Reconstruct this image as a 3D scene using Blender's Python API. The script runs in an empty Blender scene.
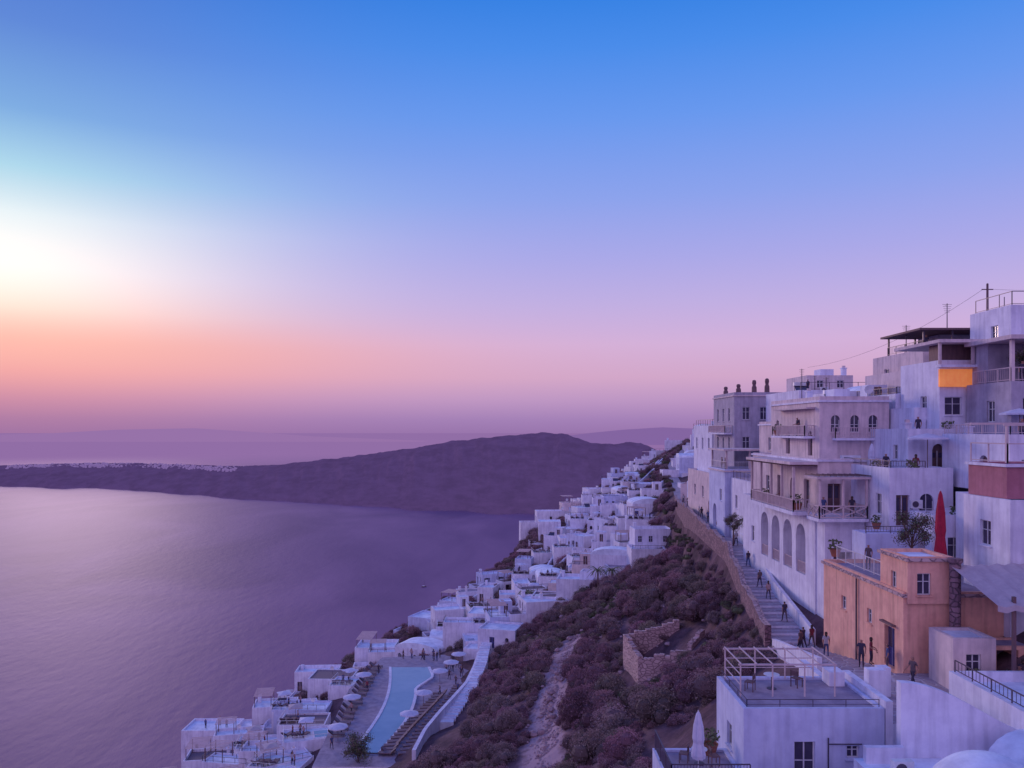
import bpy, math, random
import numpy as np
from mathutils import Vector, Matrix, noise
random.seed(7); R=random.Random(11)
scene=bpy.context.scene
def lin(c):
    c=c/255.0
    return c/12.92 if c<=0.04045 else ((c+0.055)/1.055)**2.4
def S(r,g,b): return (lin(r),lin(g),lin(b),1.0)
def L(r,g,b): return (r,g,b,1.0)

# ------------------------------------------------------------ materials
def nd(nt,t,**k):
    n=nt.nodes.new(t)
    for a,b in k.items(): setattr(n,a,b)
    return n
def mat(name,col,col2=None,scale=1.5,rough=0.85,bump=0.15,bscale=12,stretch=(1,1,1),metal=0,emit=None,es=0,streak=0.0,bdist=0.03,tint=None):
    m=bpy.data.materials.new(name); m.use_nodes=True; nt=m.node_tree
    b=nt.nodes['Principled BSDF']; b.inputs['Roughness'].default_value=rough; b.inputs['Metallic'].default_value=metal
    b.inputs['Specular IOR Level'].default_value=.25 if rough>.6 else .5
    geo=nd(nt,'ShaderNodeNewGeometry'); mp=nd(nt,'ShaderNodeMapping'); mp.inputs['Scale'].default_value=stretch
    nt.links.new(geo.outputs['Position'],mp.inputs['Vector'])
    if col2 is None: col2=tuple(c*0.78 for c in col[:3])+(1,)
    n=nd(nt,'ShaderNodeTexNoise'); n.inputs['Scale'].default_value=scale; n.inputs['Detail'].default_value=6; n.inputs['Roughness'].default_value=0.65
    nt.links.new(mp.outputs['Vector'],n.inputs['Vector'])
    r=nd(nt,'ShaderNodeValToRGB'); r.color_ramp.elements[0].position=0.36; r.color_ramp.elements[0].color=col2
    r.color_ramp.elements[1].position=0.62; r.color_ramp.elements[1].color=col
    nt.links.new(n.outputs['Fac'],r.inputs['Fac']); out=r.outputs['Color']
    if streak>0:
        mp2=nd(nt,'ShaderNodeMapping'); mp2.inputs['Scale'].default_value=(2.2,2.2,0.22)
        nt.links.new(geo.outputs['Position'],mp2.inputs['Vector'])
        n2=nd(nt,'ShaderNodeTexNoise'); n2.inputs['Scale'].default_value=1.3; n2.inputs['Detail'].default_value=5
        nt.links.new(mp2.outputs['Vector'],n2.inputs['Vector'])
        r2=nd(nt,'ShaderNodeValToRGB'); r2.color_ramp.elements[0].position=0.3; r2.color_ramp.elements[0].color=(1-streak,1-streak*1.05,1-streak*.95,1)
        r2.color_ramp.elements[1].position=0.55; r2.color_ramp.elements[1].color=(1,1,1,1)
        nt.links.new(n2.outputs['Fac'],r2.inputs['Fac'])
        mx=nd(nt,'ShaderNodeMix',data_type='RGBA',blend_type='MULTIPLY'); mx.inputs['Factor'].default_value=1
        nt.links.new(out,mx.inputs['A']); nt.links.new(r2.outputs['Color'],mx.inputs['B']); out=mx.outputs['Result']
    if tint:
        oi=nd(nt,'ShaderNodeObjectInfo'); r3=nd(nt,'ShaderNodeValToRGB'); E=r3.color_ramp.elements
        for i,(p,c) in enumerate(tint):
            if i<2: E[i].position=p;E[i].color=c
            else: x=E.new(p);x.color=c
        nt.links.new(oi.outputs['Random'],r3.inputs['Fac'])
        mx=nd(nt,'ShaderNodeMix',data_type='RGBA',blend_type='MULTIPLY'); mx.inputs['Factor'].default_value=1
        nt.links.new(out,mx.inputs['A']); nt.links.new(r3.outputs['Color'],mx.inputs['B']); out=mx.outputs['Result']
    nt.links.new(out,b.inputs['Base Color'])
    if bump>0:
        nb=nd(nt,'ShaderNodeTexNoise'); nb.inputs['Scale'].default_value=bscale; nb.inputs['Detail'].default_value=4
        nt.links.new(geo.outputs['Position'],nb.inputs['Vector'])
        bp=nd(nt,'ShaderNodeBump'); bp.inputs['Strength'].default_value=bump; bp.inputs['Distance'].default_value=bdist
        nt.links.new(nb.outputs['Fac'],bp.inputs['Height']); nt.links.new(bp.outputs['Normal'],b.inputs['Normal'])
    if emit:
        b.inputs['Emission Color'].default_value=emit; b.inputs['Emission Strength'].default_value=es
    return m
def stonemat(name,c1,c2,mort,scale=2.2):
    m=bpy.data.materials.new(name); m.use_nodes=True; nt=m.node_tree; b=nt.nodes['Principled BSDF']; b.inputs['Roughness'].default_value=0.95
    geo=nd(nt,'ShaderNodeNewGeometry'); mp=nd(nt,'ShaderNodeMapping'); mp.inputs['Scale'].default_value=(1,1,1.7)
    nt.links.new(geo.outputs['Position'],mp.inputs['Vector'])
    v=nd(nt,'ShaderNodeTexVoronoi'); v.inputs['Scale'].default_value=scale; nt.links.new(mp.outputs['Vector'],v.inputs['Vector'])
    v2=nd(nt,'ShaderNodeTexVoronoi',feature='DISTANCE_TO_EDGE'); v2.inputs['Scale'].default_value=scale; nt.links.new(mp.outputs['Vector'],v2.inputs['Vector'])
    sp=nd(nt,'ShaderNodeSeparateColor'); nt.links.new(v.outputs['Color'],sp.inputs['Color'])
    mx=nd(nt,'ShaderNodeMix',data_type='RGBA'); mx.inputs['A'].default_value=c1; mx.inputs['B'].default_value=c2; nt.links.new(sp.outputs[0],mx.inputs['Factor'])
    r=nd(nt,'ShaderNodeValToRGB'); r.color_ramp.elements[0].position=0.02; r.color_ramp.elements[1].position=0.09
    nt.links.new(v2.outputs['Distance'],r.inputs['Fac'])
    m2=nd(nt,'ShaderNodeMix',data_type='RGBA'); m2.inputs['A'].default_value=mort; nt.links.new(mx.outputs['Result'],m2.inputs['B']); nt.links.new(r.outputs['Color'],m2.inputs['Factor'])
    nt.links.new(m2.outputs['Result'],b.inputs['Base Color'])
    bp=nd(nt,'ShaderNodeBump'); bp.inputs['Strength'].default_value=0.8; bp.inputs['Distance'].default_value=0.08
    nt.links.new(r.outputs['Color'],bp.inputs['Height']); nt.links.new(bp.outputs['Normal'],b.inputs['Normal'])
    return m
WHITE=mat('whitewash',L(.78,.78,.90),L(.62,.61,.75),scale=.6,bump=.3,bscale=3,streak=.2)
WHITE2=mat('whitewash_cool',L(.60,.65,.86),L(.48,.52,.74),scale=.8,bump=.3,bscale=3,streak=.16)
ROOF=mat('roof_whitewash',L(.78,.84,.97),L(.56,.60,.74),scale=.7,bump=.2,bscale=4)
CREAM=mat('cream_render',L(.74,.61,.62),L(.58,.48,.51),scale=.8,bump=.2,bscale=6,streak=.22)
GREY=mat('grey_render',L(.46,.42,.52),L(.35,.32,.41),scale=.8,bump=.2,bscale=6,streak=.2)
PEACH=mat('peach_render',L(.85,.48,.36),L(.72,.38,.30),scale=1.2,bump=.3,bscale=6,streak=.25)
PINKW=mat('pink_render',L(.46,.19,.24),L(.38,.15,.19),scale=1.,bump=.2,streak=.15)
ORANGE=mat('orange_glow_panel',L(.9,.40,.12),L(.6,.22,.08),scale=1.2,bump=.1,emit=(1,.30,.09,1),es=.40,streak=.3)  # evening glow on the wall, put into its colour and emission
CONC=mat('terrace_concrete',L(.36,.31,.40),L(.24,.20,.28),scale=1.0,bump=.2,bscale=8)
DECK=mat('terrace_deck',L(.22,.16,.20),L(.15,.11,.14),scale=3,stretch=(8,1,1),bump=.2)
GLASS=mat('window_glass',L(.07,.06,.11),L(.05,.04,.08),rough=.15,bump=0)
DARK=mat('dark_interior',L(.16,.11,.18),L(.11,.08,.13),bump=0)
FRAME=mat('painted_frame',L(.70,.70,.76),rough=.5,bump=0)
BROWN=mat('brown_wood',L(.19,.11,.12),L(.13,.08,.09),scale=5,stretch=(1,1,.2),rough=.7)
BLUE=mat('blue_door_paint',L(.06,.07,.28),L(.05,.05,.20),rough=.5)
METAL=mat('dark_metal',L(.10,.075,.12),rough=.5,bump=0,metal=.3)
RAILW=mat('white_rail',L(.62,.60,.66),rough=.5,bump=0)
RAILP=mat('pale_timber',L(.62,.50,.53),L(.50,.40,.43),rough=.8,bump=.1)
CANV=mat('beige_canvas',L(.50,.42,.46),L(.42,.35,.40),scale=2,bump=.2)
CANVW=mat('white_canvas',L(.62,.62,.76),L(.52,.52,.66),scale=2,bump=.2)
RED=mat('red_canvas',L(.45,.025,.07),L(.32,.02,.05),scale=3,bump=.2)
STONE=stonemat('stone_masonry',L(.19,.11,.14),L(.33,.20,.23),L(.13,.08,.10),1.7)
STONEP=stonemat('pale_stone_masonry',L(.44,.30,.31),L(.58,.42,.42),L(.28,.18,.2),1.8)
PAVE=stonemat('stone_paving',L(.30,.24,.30),L(.40,.33,.39),L(.46,.42,.50),1.3)
POOL=mat('pool_water',L(.24,.33,.48),L(.19,.28,.43),scale=.3,rough=.12,bump=.15,bscale=3)
TN=[(0,L(.75,.72,.76)),(1,L(1.35,1.25,1.35)),(.25,L(1.0,1.0,1.05)),(.45,L(.9,1.25,.9)),(.6,L(1.25,1.12,1.22)),(.8,L(1.0,1.3,1.1))]
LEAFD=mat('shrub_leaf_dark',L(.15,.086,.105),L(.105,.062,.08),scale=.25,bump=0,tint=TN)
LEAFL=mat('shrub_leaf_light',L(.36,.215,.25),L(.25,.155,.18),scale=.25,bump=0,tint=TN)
LEAFG=mat('green_leaf',L(.16,.18,.10),L(.10,.12,.07),scale=1.2,bump=0)
TWIG=mat('woody_stem',L(.14,.085,.09),bump=0)
ROCKM=mat('pale_rock',L(.42,.30,.33),L(.28,.19,.22),scale=1.5,bump=.5,bscale=3,bdist=.1)
TERRA=mat('terracotta',L(.34,.14,.10))

# ------------------------------------------------------------ mesh builder
class MB:
    def __init__(s): s.v=[];s.f=[];s.m=[];s.mats=[];s.sm=[]
    def mi(s,m):
        if m not in s.mats: s.mats.append(m)
        return s.mats.index(m)
    def poly(s,pts,m,smooth=False):
        i=len(s.v); s.v.extend([tuple(p) for p in pts]); s.f.append(list(range(i,i+len(pts)))); s.m.append(s.mi(m)); s.sm.append(smooth)
    def box(s,x0,x1,y0,y1,z0,z1,m,bottom=True):
        p=[(x0,y0,z0),(x1,y0,z0),(x1,y1,z0),(x0,y1,z0),(x0,y0,z1),(x1,y0,z1),(x1,y1,z1),(x0,y1,z1)]
        for q in ((0,1,5,4),(1,2,6,5),(2,3,7,6),(3,0,4,7),(4,5,6,7))+(((3,2,1,0),) if bottom else ()):
            s.poly([p[k] for k in q],m)
    def beam(s,a,b,w,m,h=None):
        a=Vector(a);b=Vector(b);h=h or w; d=(b-a).normalized()
        up=Vector((0,0,1)) if abs(d.z)<.9 else Vector((0,1,0))
        r=d.cross(up).normalized(); u=r.cross(d)
        c=[]
        for q in (a,b):
            for i,j in ((-1,-1),(1,-1),(1,1),(-1,1)): c.append(q+r*(w/2*i)+u*(h/2*j))
        for q in ((0,1,2,3),(7,6,5,4),(0,4,5,1),(1,5,6,2),(2,6,7,3),(3,7,4,0)): s.poly([c[k] for k in q],m)
    def lathe(s,cx,cy,prof,m,n=14,smooth=True,a0=0,flute=0,arc=2*math.pi):
        rings=[]
        for r,z in prof:
            rings.append([(cx+r*(1+flute*(k%2))*math.cos(a0+arc*k/n),cy+r*(1+flute*(k%2))*math.sin(a0+arc*k/n),z) for k in range(n+1)])
        for i in range(len(rings)-1):
            for k in range(n): s.poly([rings[i][k],rings[i][k+1],rings[i+1][k+1],rings[i+1][k]],m,smooth)
    def vault(s,x0,x1,y0,y1,z,h,m,axis='y',n=12):
        if axis=='y':
            c=(x0+x1)/2;r=(x1-x0)/2;P=[(c-r*math.cos(math.pi*k/n),z+h*math.sin(math.pi*k/n)) for k in range(n+1)]
            for k in range(n): s.poly([(P[k][0],y0,P[k][1]),(P[k+1][0],y0,P[k+1][1]),(P[k+1][0],y1,P[k+1][1]),(P[k][0],y1,P[k][1])],m,True)
            s.poly([(a,y0,b) for a,b in P],m); s.poly([(a,y1,b) for a,b in P],m)
        else:
            c=(y0+y1)/2;r=(y1-y0)/2;P=[(c-r*math.cos(math.pi*k/n),z+h*math.sin(math.pi*k/n)) for k in range(n+1)]
            for k in range(n): s.poly([(x0,P[k][0],P[k][1]),(x0,P[k+1][0],P[k+1][1]),(x1,P[k+1][0],P[k+1][1]),(x1,P[k][0],P[k][1])],m,True)
            s.poly([(x0,a,b) for a,b in P],m); s.poly([(x1,a,b) for a,b in P],m)
    def wall(s,p0,p1,z0,z1,m,ops=()):
        dx,dy=p1[0]-p0[0],p1[1]-p0[1]; Ln=math.hypot(dx,dy); ux,uy=dx/Ln,dy/Ln; nx,ny=uy,-ux
        P=lambda u,z,d=0:(p0[0]+ux*u+nx*d,p0[1]+uy*u+ny*d,z)
        ops=[o for o in ops if o[0]>0.05 and o[1]<Ln-.05 and o[2]>=z0 and o[3]<z1]
        br={0.0,Ln}
        for o in ops:
            n=12 if o[5] else 1
            for k in range(n+1): br.add(round(o[0]+(o[1]-o[0])*k/n,4))
        br=sorted(br)
        def top(o,u):
            if not o[5]: return o[3]
            c=(o[0]+o[1])/2;r=(o[1]-o[0])/2; return o[3]-r+math.sqrt(max(0,r*r-(u-c)**2))
        for a,b in zip(br[:-1],br[1:]):
            if b-a<1e-4: continue
            mid=(a+b)/2; cov=sorted([o for o in ops if o[0]<mid<o[1]],key=lambda o:o[2])
            za=zb=z0
            for o in cov:
                s.poly([P(a,za),P(b,zb),P(b,o[2]),P(a,o[2])],m)
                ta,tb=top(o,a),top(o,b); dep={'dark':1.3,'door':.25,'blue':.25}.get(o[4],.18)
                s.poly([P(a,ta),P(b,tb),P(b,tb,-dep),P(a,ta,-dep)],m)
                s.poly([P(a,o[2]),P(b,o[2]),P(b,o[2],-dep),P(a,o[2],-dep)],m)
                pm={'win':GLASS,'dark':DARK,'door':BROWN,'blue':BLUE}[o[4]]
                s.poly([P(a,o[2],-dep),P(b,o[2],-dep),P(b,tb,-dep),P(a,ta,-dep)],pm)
                za,zb=ta,tb
            s.poly([P(a,za),P(b,zb),P(b,z1),P(a,z1)],m)
        for o in ops:
            dep={'dark':1.3,'door':.25,'blue':.25}.get(o[4],.18); st=o[3]-(o[1]-o[0])/2 if o[5] else o[3]
            for u in (o[0],o[1]): s.poly([P(u,o[2]),P(u,st),P(u,st,-dep),P(u,o[2],-dep)],m)
            def ob(u0,u1,za,zb,d0,d1,mm):
                q=[P(u0,za,d0),P(u1,za,d0),P(u1,za,d1),P(u0,za,d1),P(u0,zb,d0),P(u1,zb,d0),P(u1,zb,d1),P(u0,zb,d1)]
                for t in ((0,1,5,4),(1,2,6,5),(2,3,7,6),(3,0,4,7),(4,5,6,7),(3,2,1,0)): s.poly([q[k] for k in t],mm)
            if o[4]=='win':
                f=.06; mz=top(o,(o[0]+o[1])/2)-.01
                ob(o[0]+.003,o[0]+f,o[2]+.003,st,-dep+.003,-dep+.06,FRAME); ob(o[1]-f,o[1]-.003,o[2]+.003,st,-dep+.003,-dep+.06,FRAME)
                ob(o[0]+f,o[1]-f,o[2]+.003,o[2]+f,-dep+.003,-dep+.06,FRAME)
                c=(o[0]+o[1])/2; ob(c-.03,c+.03,o[2]+f,mz,-dep+.003,-dep+.055,FRAME)
                if not o[5]: ob(o[0]+f,o[1]-f,o[3]-f,o[3]-.003,-dep+.003,-dep+.06,FRAME)
                zc=o[2]+(st-o[2])*.6; ob(o[0]+f,c-.03,zc,zc+.04,-dep+.004,-dep+.05,FRAME); ob(c+.03,o[1]-f,zc,zc+.04,-dep+.004,-dep+.05,FRAME)
                ob(o[0]-.08,o[1]+.08,o[2]-.09,o[2]-.01,.004,.09,m)
            if o[4] in('door','blue'):
                c=(o[0]+o[1])/2; ob(c-.03,c+.03,o[2]+.01,st-.05,-dep+.003,-dep+.04,FRAME if o[4]=='door' else BLUE)
                ob(o[0]+.12,c-.12,o[2]+1.1,st-.2,-dep+.003,-dep+.02,GLASS); ob(c+.12,o[1]-.12,o[2]+1.1,st-.2,-dep+.003,-dep+.02,GLASS)
    def block(s,x0,x1,y0,y1,z0,z1,m,front=(),left=(),ph=.35,pt=.22,roof=ROOF,cap=None):
        zt=z1+ph
        s.wall((x0,y0),(x1,y0),z0,zt,m,[(c-w/2-x0,c+w/2-x0,b,t,k,a) for c,w,b,t,k,a in front])
        s.wall((x0,y1),(x0,y0),z0,zt,m,[(y1-c-w/2,y1-c+w/2,b,t,k,a) for c,w,b,t,k,a in left])
        s.wall((x1,y0),(x1,y1),z0,zt,m); s.wall((x1,y1),(x0,y1),z0,zt,m)
        if ph>0:
            a,b,c,d=x0+pt,x1-pt,y0+pt,y1-pt
            O=[(x0,y0),(x1,y0),(x1,y1),(x0,y1)];I=[(a,c),(b,c),(b,d),(a,d)]
            for k in range(4):
                j=(k+1)%4
                s.poly([O[k]+(zt,),O[j]+(zt,),I[j]+(zt,),I[k]+(zt,)],m)
                s.poly([I[k]+(zt,),I[j]+(zt,),I[j]+(z1,),I[k]+(z1,)],m)
            s.poly([p+(z1,) for p in I],roof)
        else: s.poly([(x0,y0,z1),(x1,y0,z1),(x1,y1,z1),(x0,y1,z1)],roof)
        if cap: 
            s.box(x0-.15,x1+.15,y0-.15,y0-.003,z1-.05,z1+.12,cap); s.box(x0-.15,x0-.003,y0-.003,y1+.15,z1-.05,z1+.12,cap)
    def rail(s,pts,z,h=1.0,m=METAL,sp=.16,x=False,post=.05,bal=.02):
        for (a,b) in zip(pts[:-1],pts[1:]):
            za=a[2] if len(a)>2 else z; zb=b[2] if len(b)>2 else z
            A=Vector((a[0],a[1],za));B=Vector((b[0],b[1],zb)); Ln=(B-A).length; up=Vector((0,0,h))
            s.beam(A+up,B+up,post,m); s.beam(A+Vector((0,0,.12)),B+Vector((0,0,.12)),post*.7,m)
            n=max(1,round(Ln/1.6))
            for k in range(n+1): q=A.lerp(B,k/n); s.beam(q,q+up*.99,post,m)
            if x:
                for k in range(n):
                    q=A.lerp(B,k/n);w=A.lerp(B,(k+1)/n)
                    s.beam(q+Vector((0,0,.15)),w+up*.95,bal*2,m); s.beam(w+Vector((0,0,.15)),q+up*.95,bal*2,m)
            elif sp:
                n=int(Ln/sp)
                for k in range(1,n): q=A.lerp(B,k/n); s.beam(q+Vector((0,0,.12)),q+up*.98,bal,m)
    def clutter(s,x,y,z,kind):
        if kind==0: # chimney
            s.box(x-.25,x+.25,y-.25,y+.25,z,z+1.1,WHITE); s.box(x-.32,x+.32,y-.32,y+.32,z+1.1,z+1.2,WHITE); s.box(x-.15,x+.15,y-.15,y+.15,z+1.2,z+1.45,CREAM)
        elif kind==1: # solar water heater
            s.poly([(x-.8,y-.7,z+.1),(x+.8,y-.7,z+.1),(x+.8,y+.5,z+1.0),(x-.8,y+.5,z+1.0)],GLASS); s.beam((x-.8,y+.55,z+1.2),(x+.8,y+.55,z+1.2),.42,FRAME)
            s.beam((x-.7,y+.5,z),(x-.7,y+.5,z+1),.05,METAL); s.beam((x+.7,y+.5,z),(x+.7,y+.5,z+1),.05,METAL)
        elif kind==2: # stair head
            s.box(x-.9,x+.9,y-.9,y+.9,z,z+1.9,WHITE); s.box(x-.35,x+.35,y-.915,y-.903,z+.02,z+1.7,BROWN)
        elif kind==3: # dish
            s.beam((x,y,z),(x,y,z+.9),.05,METAL)
            for k in range(10):
                a=2*math.pi*k/10;c=2*math.pi*(k+1)/10; s.poly([(x,y-.05,z+1.1),(x+.38*math.cos(a),y-.16,z+1.1+.38*math.sin(a)),(x+.38*math.cos(c),y-.16,z+1.1+.38*math.sin(c))],FRAME)
    def build(s,name,loc=(0,0,0),rot=0,parent=None):
        me=bpy.data.meshes.new(name); me.from_pydata(s.v,[],s.f)
        for m in s.mats: me.materials.append(m)
        me.polygons.foreach_set('material_index',s.m); me.polygons.foreach_set('use_smooth',s.sm); me.update()
        o=bpy.data.objects.new(name,me); scene.collection.objects.link(o); o.location=loc; o.rotation_euler=(0,0,rot)
        if parent: o.parent=parent
        return o

# ------------------------------------------------------------ terrain
ROWS={ # y: e, a, b, base, pl, pr
10:((-72,-66),(-14,-40),(0,-29),(9,-24),(15,-20.5),(22,-20.2)),
37:((-66,-64),(-12,-38),(3,-26.5),(10,-20.5),(17.6,-18.3),(24,-18.2)),
41:((-66,-64),(-12,-38),(3,-26),(10,-19),(17.6,-14.4),(24,-14.3)),
48:((-65,-63),(-11,-38.5),(4,-25.5),(12,-18.5),(18.6,-14.4),(24,-14.2)),
60:((-62,-61),(-10,-39),(6.6,-25),(16,-19),(19.8,-16.4),(23,-16.3)),
75:((-60,-60),(-8,-38),(9,-27.5),(18.5,-20.5),(22.0,-15.1),(24.6,-15)),
90:((-58,-58),(-7,-37.5),(10,-27),(21.5,-20),(24.5,-13.5),(27,-13.4)),
110:((-55,-56),(-6,-40),(10,-27.5),(23.5,-19),(26,-13.1),(28.5,-13)),
130:((-52,-55),(-6,-42),(14,-28),(27,-20.5),(28.5,-13.1),(31,-13)),
150:((-44,-52),(-3,-40),(16.5,-30),(28,-24),(31.5,-14.3),(34,-14)),
180:((-32,-49),(-11,-42.5),(7,-36),(25,-28),(36.5,-14.8),(39,-14.6)),
210:((-11,-41.5),(-2,-38.5),(12.6,-31.5),(28,-23.6),(42,-14.3),(45,-14)),
240:((11,-28),(18,-25.5),(24,-23.5),(38,-18),(46,-12.3),(49,-12)),
270:((33,-18.5),(38,-17),(43,-15),(48,-12.3),(54,-9.3),(57,-9)),
300:((47,-14.5),(52,-13),(57,-10.5),(62,-7.5),(67,-4.8),(70,-4)),
340:((62,-15),(67,-11),(71,-8),(76,-5),(80,-3.5),(84,-2.5)),
420:((90,-62),(100,-55),(110,-48),(120,-42),(130,-36),(140,-30)),
700:((280,-292),(290,-290),(300,-285),(310,-280),(320,-270),(330,-260))}
YS=sorted(ROWS)
def ctrl(y):
    out=[]
    for c in range(6):
        out.append((float(np.interp(y,YS,[ROWS[k][c][0] for k in YS])),float(np.interp(y,YS,[ROWS[k][c][1] for k in YS]))))
    e=out[0]; pr=out[5]
    k=float(np.interp(y,[0,130,200,300],[1,1,.6,.25]))
    return [(e[0]-190,-302),(e[0]-18,e[1]-45)]+out+[(pr[0]+12,pr[1]+7*k),(pr[0]+27,pr[1]+17*k),(pr[0]+50,pr[1]+19*k),(pr[0]+400,pr[1]+10*k)]
def ground(x,y):
    c=ctrl(y); return float(np.interp(x,[p[0] for p in c],[p[1] for p in c]))
GUL=[(50,-1.0),(65,1.2),(78,3.2),(90,4.0),(100,5.6),(112,8),(122,11.5)]
def build_terrain():
    sub=[8,8,24,18,18,10,3,3,6,4,4]
    ys=list(np.arange(10,200,1.1))+list(np.arange(200,350,3))+list(np.arange(350,701,14))
    V=[];gu=[]
    for y in ys:
        c=ctrl(y); row=[]
        for i,n in enumerate(sub):
            for k in range(n):
                t=k/n; row.append((c[i][0]*(1-t)+c[i+1][0]*t,c[i][1]*(1-t)+c[i+1][1]*t,i+t))
        row.append((c[-1][0],c[-1][1],11))
        for x,z,s in row:
            a=0
            if s<5: a=1.0 if s>2 else 1+ (2-s)*6
            nz=noise.noise(Vector((x*.13,y*.13,1)))*.9+noise.noise(Vector((x*.45,y*.45,5)))*.35
            if s<2: nz+=noise.noise(Vector((x*.04,y*.05,z*.03)))*2
            edge=min(1,abs(s-5)/.3) if s<5 else 0
            gx=float(np.interp(y,[p[0] for p in GUL],[p[1] for p in GUL])); dd=abs(x-gx+noise.noise(Vector((0,y*.2,3)))*1.0)
            g=max(0,1-dd/3.2) if 48<y<122 else 0
            V.append((x,y,z+nz*a*edge-g*.5-(.25 if s>=5 else 0))); gu.append(g)
    nc=sum(sub)+1; F=[]
    for j in range(len(ys)-1):
        for i in range(nc-1): F.append((j*nc+i,j*nc+i+1,(j+1)*nc+i+1,(j+1)*nc+i))
    me=bpy.data.meshes.new('hillside_terrain'); me.from_pydata(V,[],F)
    at=me.attributes.new('gully','FLOAT','POINT'); at.data.foreach_set('value',gu)
    me.polygons.foreach_set('use_smooth',[True]*len(F))
    m=bpy.data.materials.new('hillside_soil'); m.use_nodes=True; nt=m.node_tree; b=nt.nodes['Principled BSDF']; b.inputs['Roughness'].default_value=.95; b.inputs['Specular IOR Level'].default_value=.1
    geo=nd(nt,'ShaderNodeNewGeometry')
    n=nd(nt,'ShaderNodeTexNoise'); n.inputs['Scale'].default_value=.35; n.inputs['Detail'].default_value=10; n.inputs['Roughness'].default_value=.7
    nt.links.new(geo.outputs['Position'],n.inputs['Vector'])
    r=nd(nt,'ShaderNodeValToRGB'); E=r.color_ramp.elements; E[0].position=.35;E[0].color=L(.065,.040,.055);E[1].position=.7;E[1].color=L(.21,.13,.155)
    e=E.new(.5); e.color=L(.12,.072,.09); nt.links.new(n.outputs['Fac'],r.inputs['Fac'])
    a=nd(nt,'ShaderNodeAttribute',attribute_name='gully')
    n2=nd(nt,'ShaderNodeTexNoise'); n2.inputs['Scale'].default_value=1.6; n2.inputs['Detail'].default_value=6; nt.links.new(geo.outputs['Position'],n2.inputs['Vector'])
    mt=nd(nt,'ShaderNodeMath',operation='MULTIPLY'); nt.links.new(a.outputs['Fac'],mt.inputs[0]); nt.links.new(n2.outputs['Fac'],mt.inputs[1])
    r2=nd(nt,'ShaderNodeValToRGB'); r2.color_ramp.elements[0].position=.08; r2.color_ramp.elements[1].position=.27; nt.links.new(mt.outputs[0],r2.inputs['Fac'])
    mx=nd(nt,'ShaderNodeMix',data_type='RGBA'); mx.inputs['B'].default_value=L(.40,.29,.34); nt.links.new(r.outputs['Color'],mx.inputs['A']); nt.links.new(r2.outputs['Color'],mx.inputs['Factor'])
    nt.links.new(mx.outputs['Result'],b.inputs['Base Color'])
    bp=nd(nt,'ShaderNodeBump'); bp.inputs['Strength'].default_value=.8; bp.inputs['Distance'].default_value=.4; nt.links.new(n.outputs['Fac'],bp.inputs['Height']); nt.links.new(bp.outputs['Normal'],b.inputs['Normal'])
    me.materials.append(m)
    o=bpy.data.objects.new('hillside_terrain',me); scene.collection.objects.link(o)
build_terrain()

# ------------------------------------------------------------ sea
SEA=-280
def sea():
    b=MB(); 
    m=bpy.data.materials.new('sea_water'); m.use_nodes=True; nt=m.node_tree; p=nt.nodes['Principled BSDF']
    geo=nd(nt,'ShaderNodeNewGeometry')
    mp=nd(nt,'ShaderNodeMapping'); mp.inputs['Scale'].default_value=(1,.45,1); mp.inputs['Rotation'].default_value=(0,0,.5); nt.links.new(geo.outputs['Position'],mp.inputs['Vector'])
    n=nd(nt,'ShaderNodeTexNoise'); n.inputs['Scale'].default_value=.07; n.inputs['Detail'].default_value=8; n.inputs['Roughness'].default_value=.6; nt.links.new(mp.outputs['Vector'],n.inputs['Vector'])
    n2=nd(nt,'ShaderNodeTexNoise'); n2.inputs['Scale'].default_value=.0035; n2.inputs['Detail'].default_value=6; n2.inputs['Distortion'].default_value=.8; nt.links.new(mp.outputs['Vector'],n2.inputs['Vector'])
    bp=nd(nt,'ShaderNodeBump'); bp.inputs['Strength'].default_value=.5; bp.inputs['Distance'].default_value=1.8; nt.links.new(n.outputs['Fac'],bp.inputs['Height']); nt.links.new(bp.outputs['Normal'],p.inputs['Normal'])
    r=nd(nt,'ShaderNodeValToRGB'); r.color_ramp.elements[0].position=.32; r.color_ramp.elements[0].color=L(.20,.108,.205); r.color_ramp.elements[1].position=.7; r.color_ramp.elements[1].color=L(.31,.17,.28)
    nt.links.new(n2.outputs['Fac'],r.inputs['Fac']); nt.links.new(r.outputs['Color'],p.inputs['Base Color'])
    p.inputs['Roughness'].default_value=.6; p.inputs['IOR'].default_value=1.33; p.inputs['Specular IOR Level'].default_value=.05
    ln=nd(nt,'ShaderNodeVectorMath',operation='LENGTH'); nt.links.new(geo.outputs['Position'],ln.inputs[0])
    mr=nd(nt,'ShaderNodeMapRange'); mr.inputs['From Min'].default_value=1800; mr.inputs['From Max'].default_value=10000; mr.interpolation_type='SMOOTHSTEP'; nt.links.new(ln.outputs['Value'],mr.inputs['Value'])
    em=nd(nt,'ShaderNodeEmission'); em.inputs['Color'].default_value=S(145,110,166)  # haze over the far sea, painted in as emission growing with distance
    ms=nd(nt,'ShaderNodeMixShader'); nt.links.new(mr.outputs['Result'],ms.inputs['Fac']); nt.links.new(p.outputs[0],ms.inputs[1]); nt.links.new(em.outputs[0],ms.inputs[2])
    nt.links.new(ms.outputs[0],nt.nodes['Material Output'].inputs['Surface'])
    W=70000
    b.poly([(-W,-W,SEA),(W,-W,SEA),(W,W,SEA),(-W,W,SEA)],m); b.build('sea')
sea()
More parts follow.
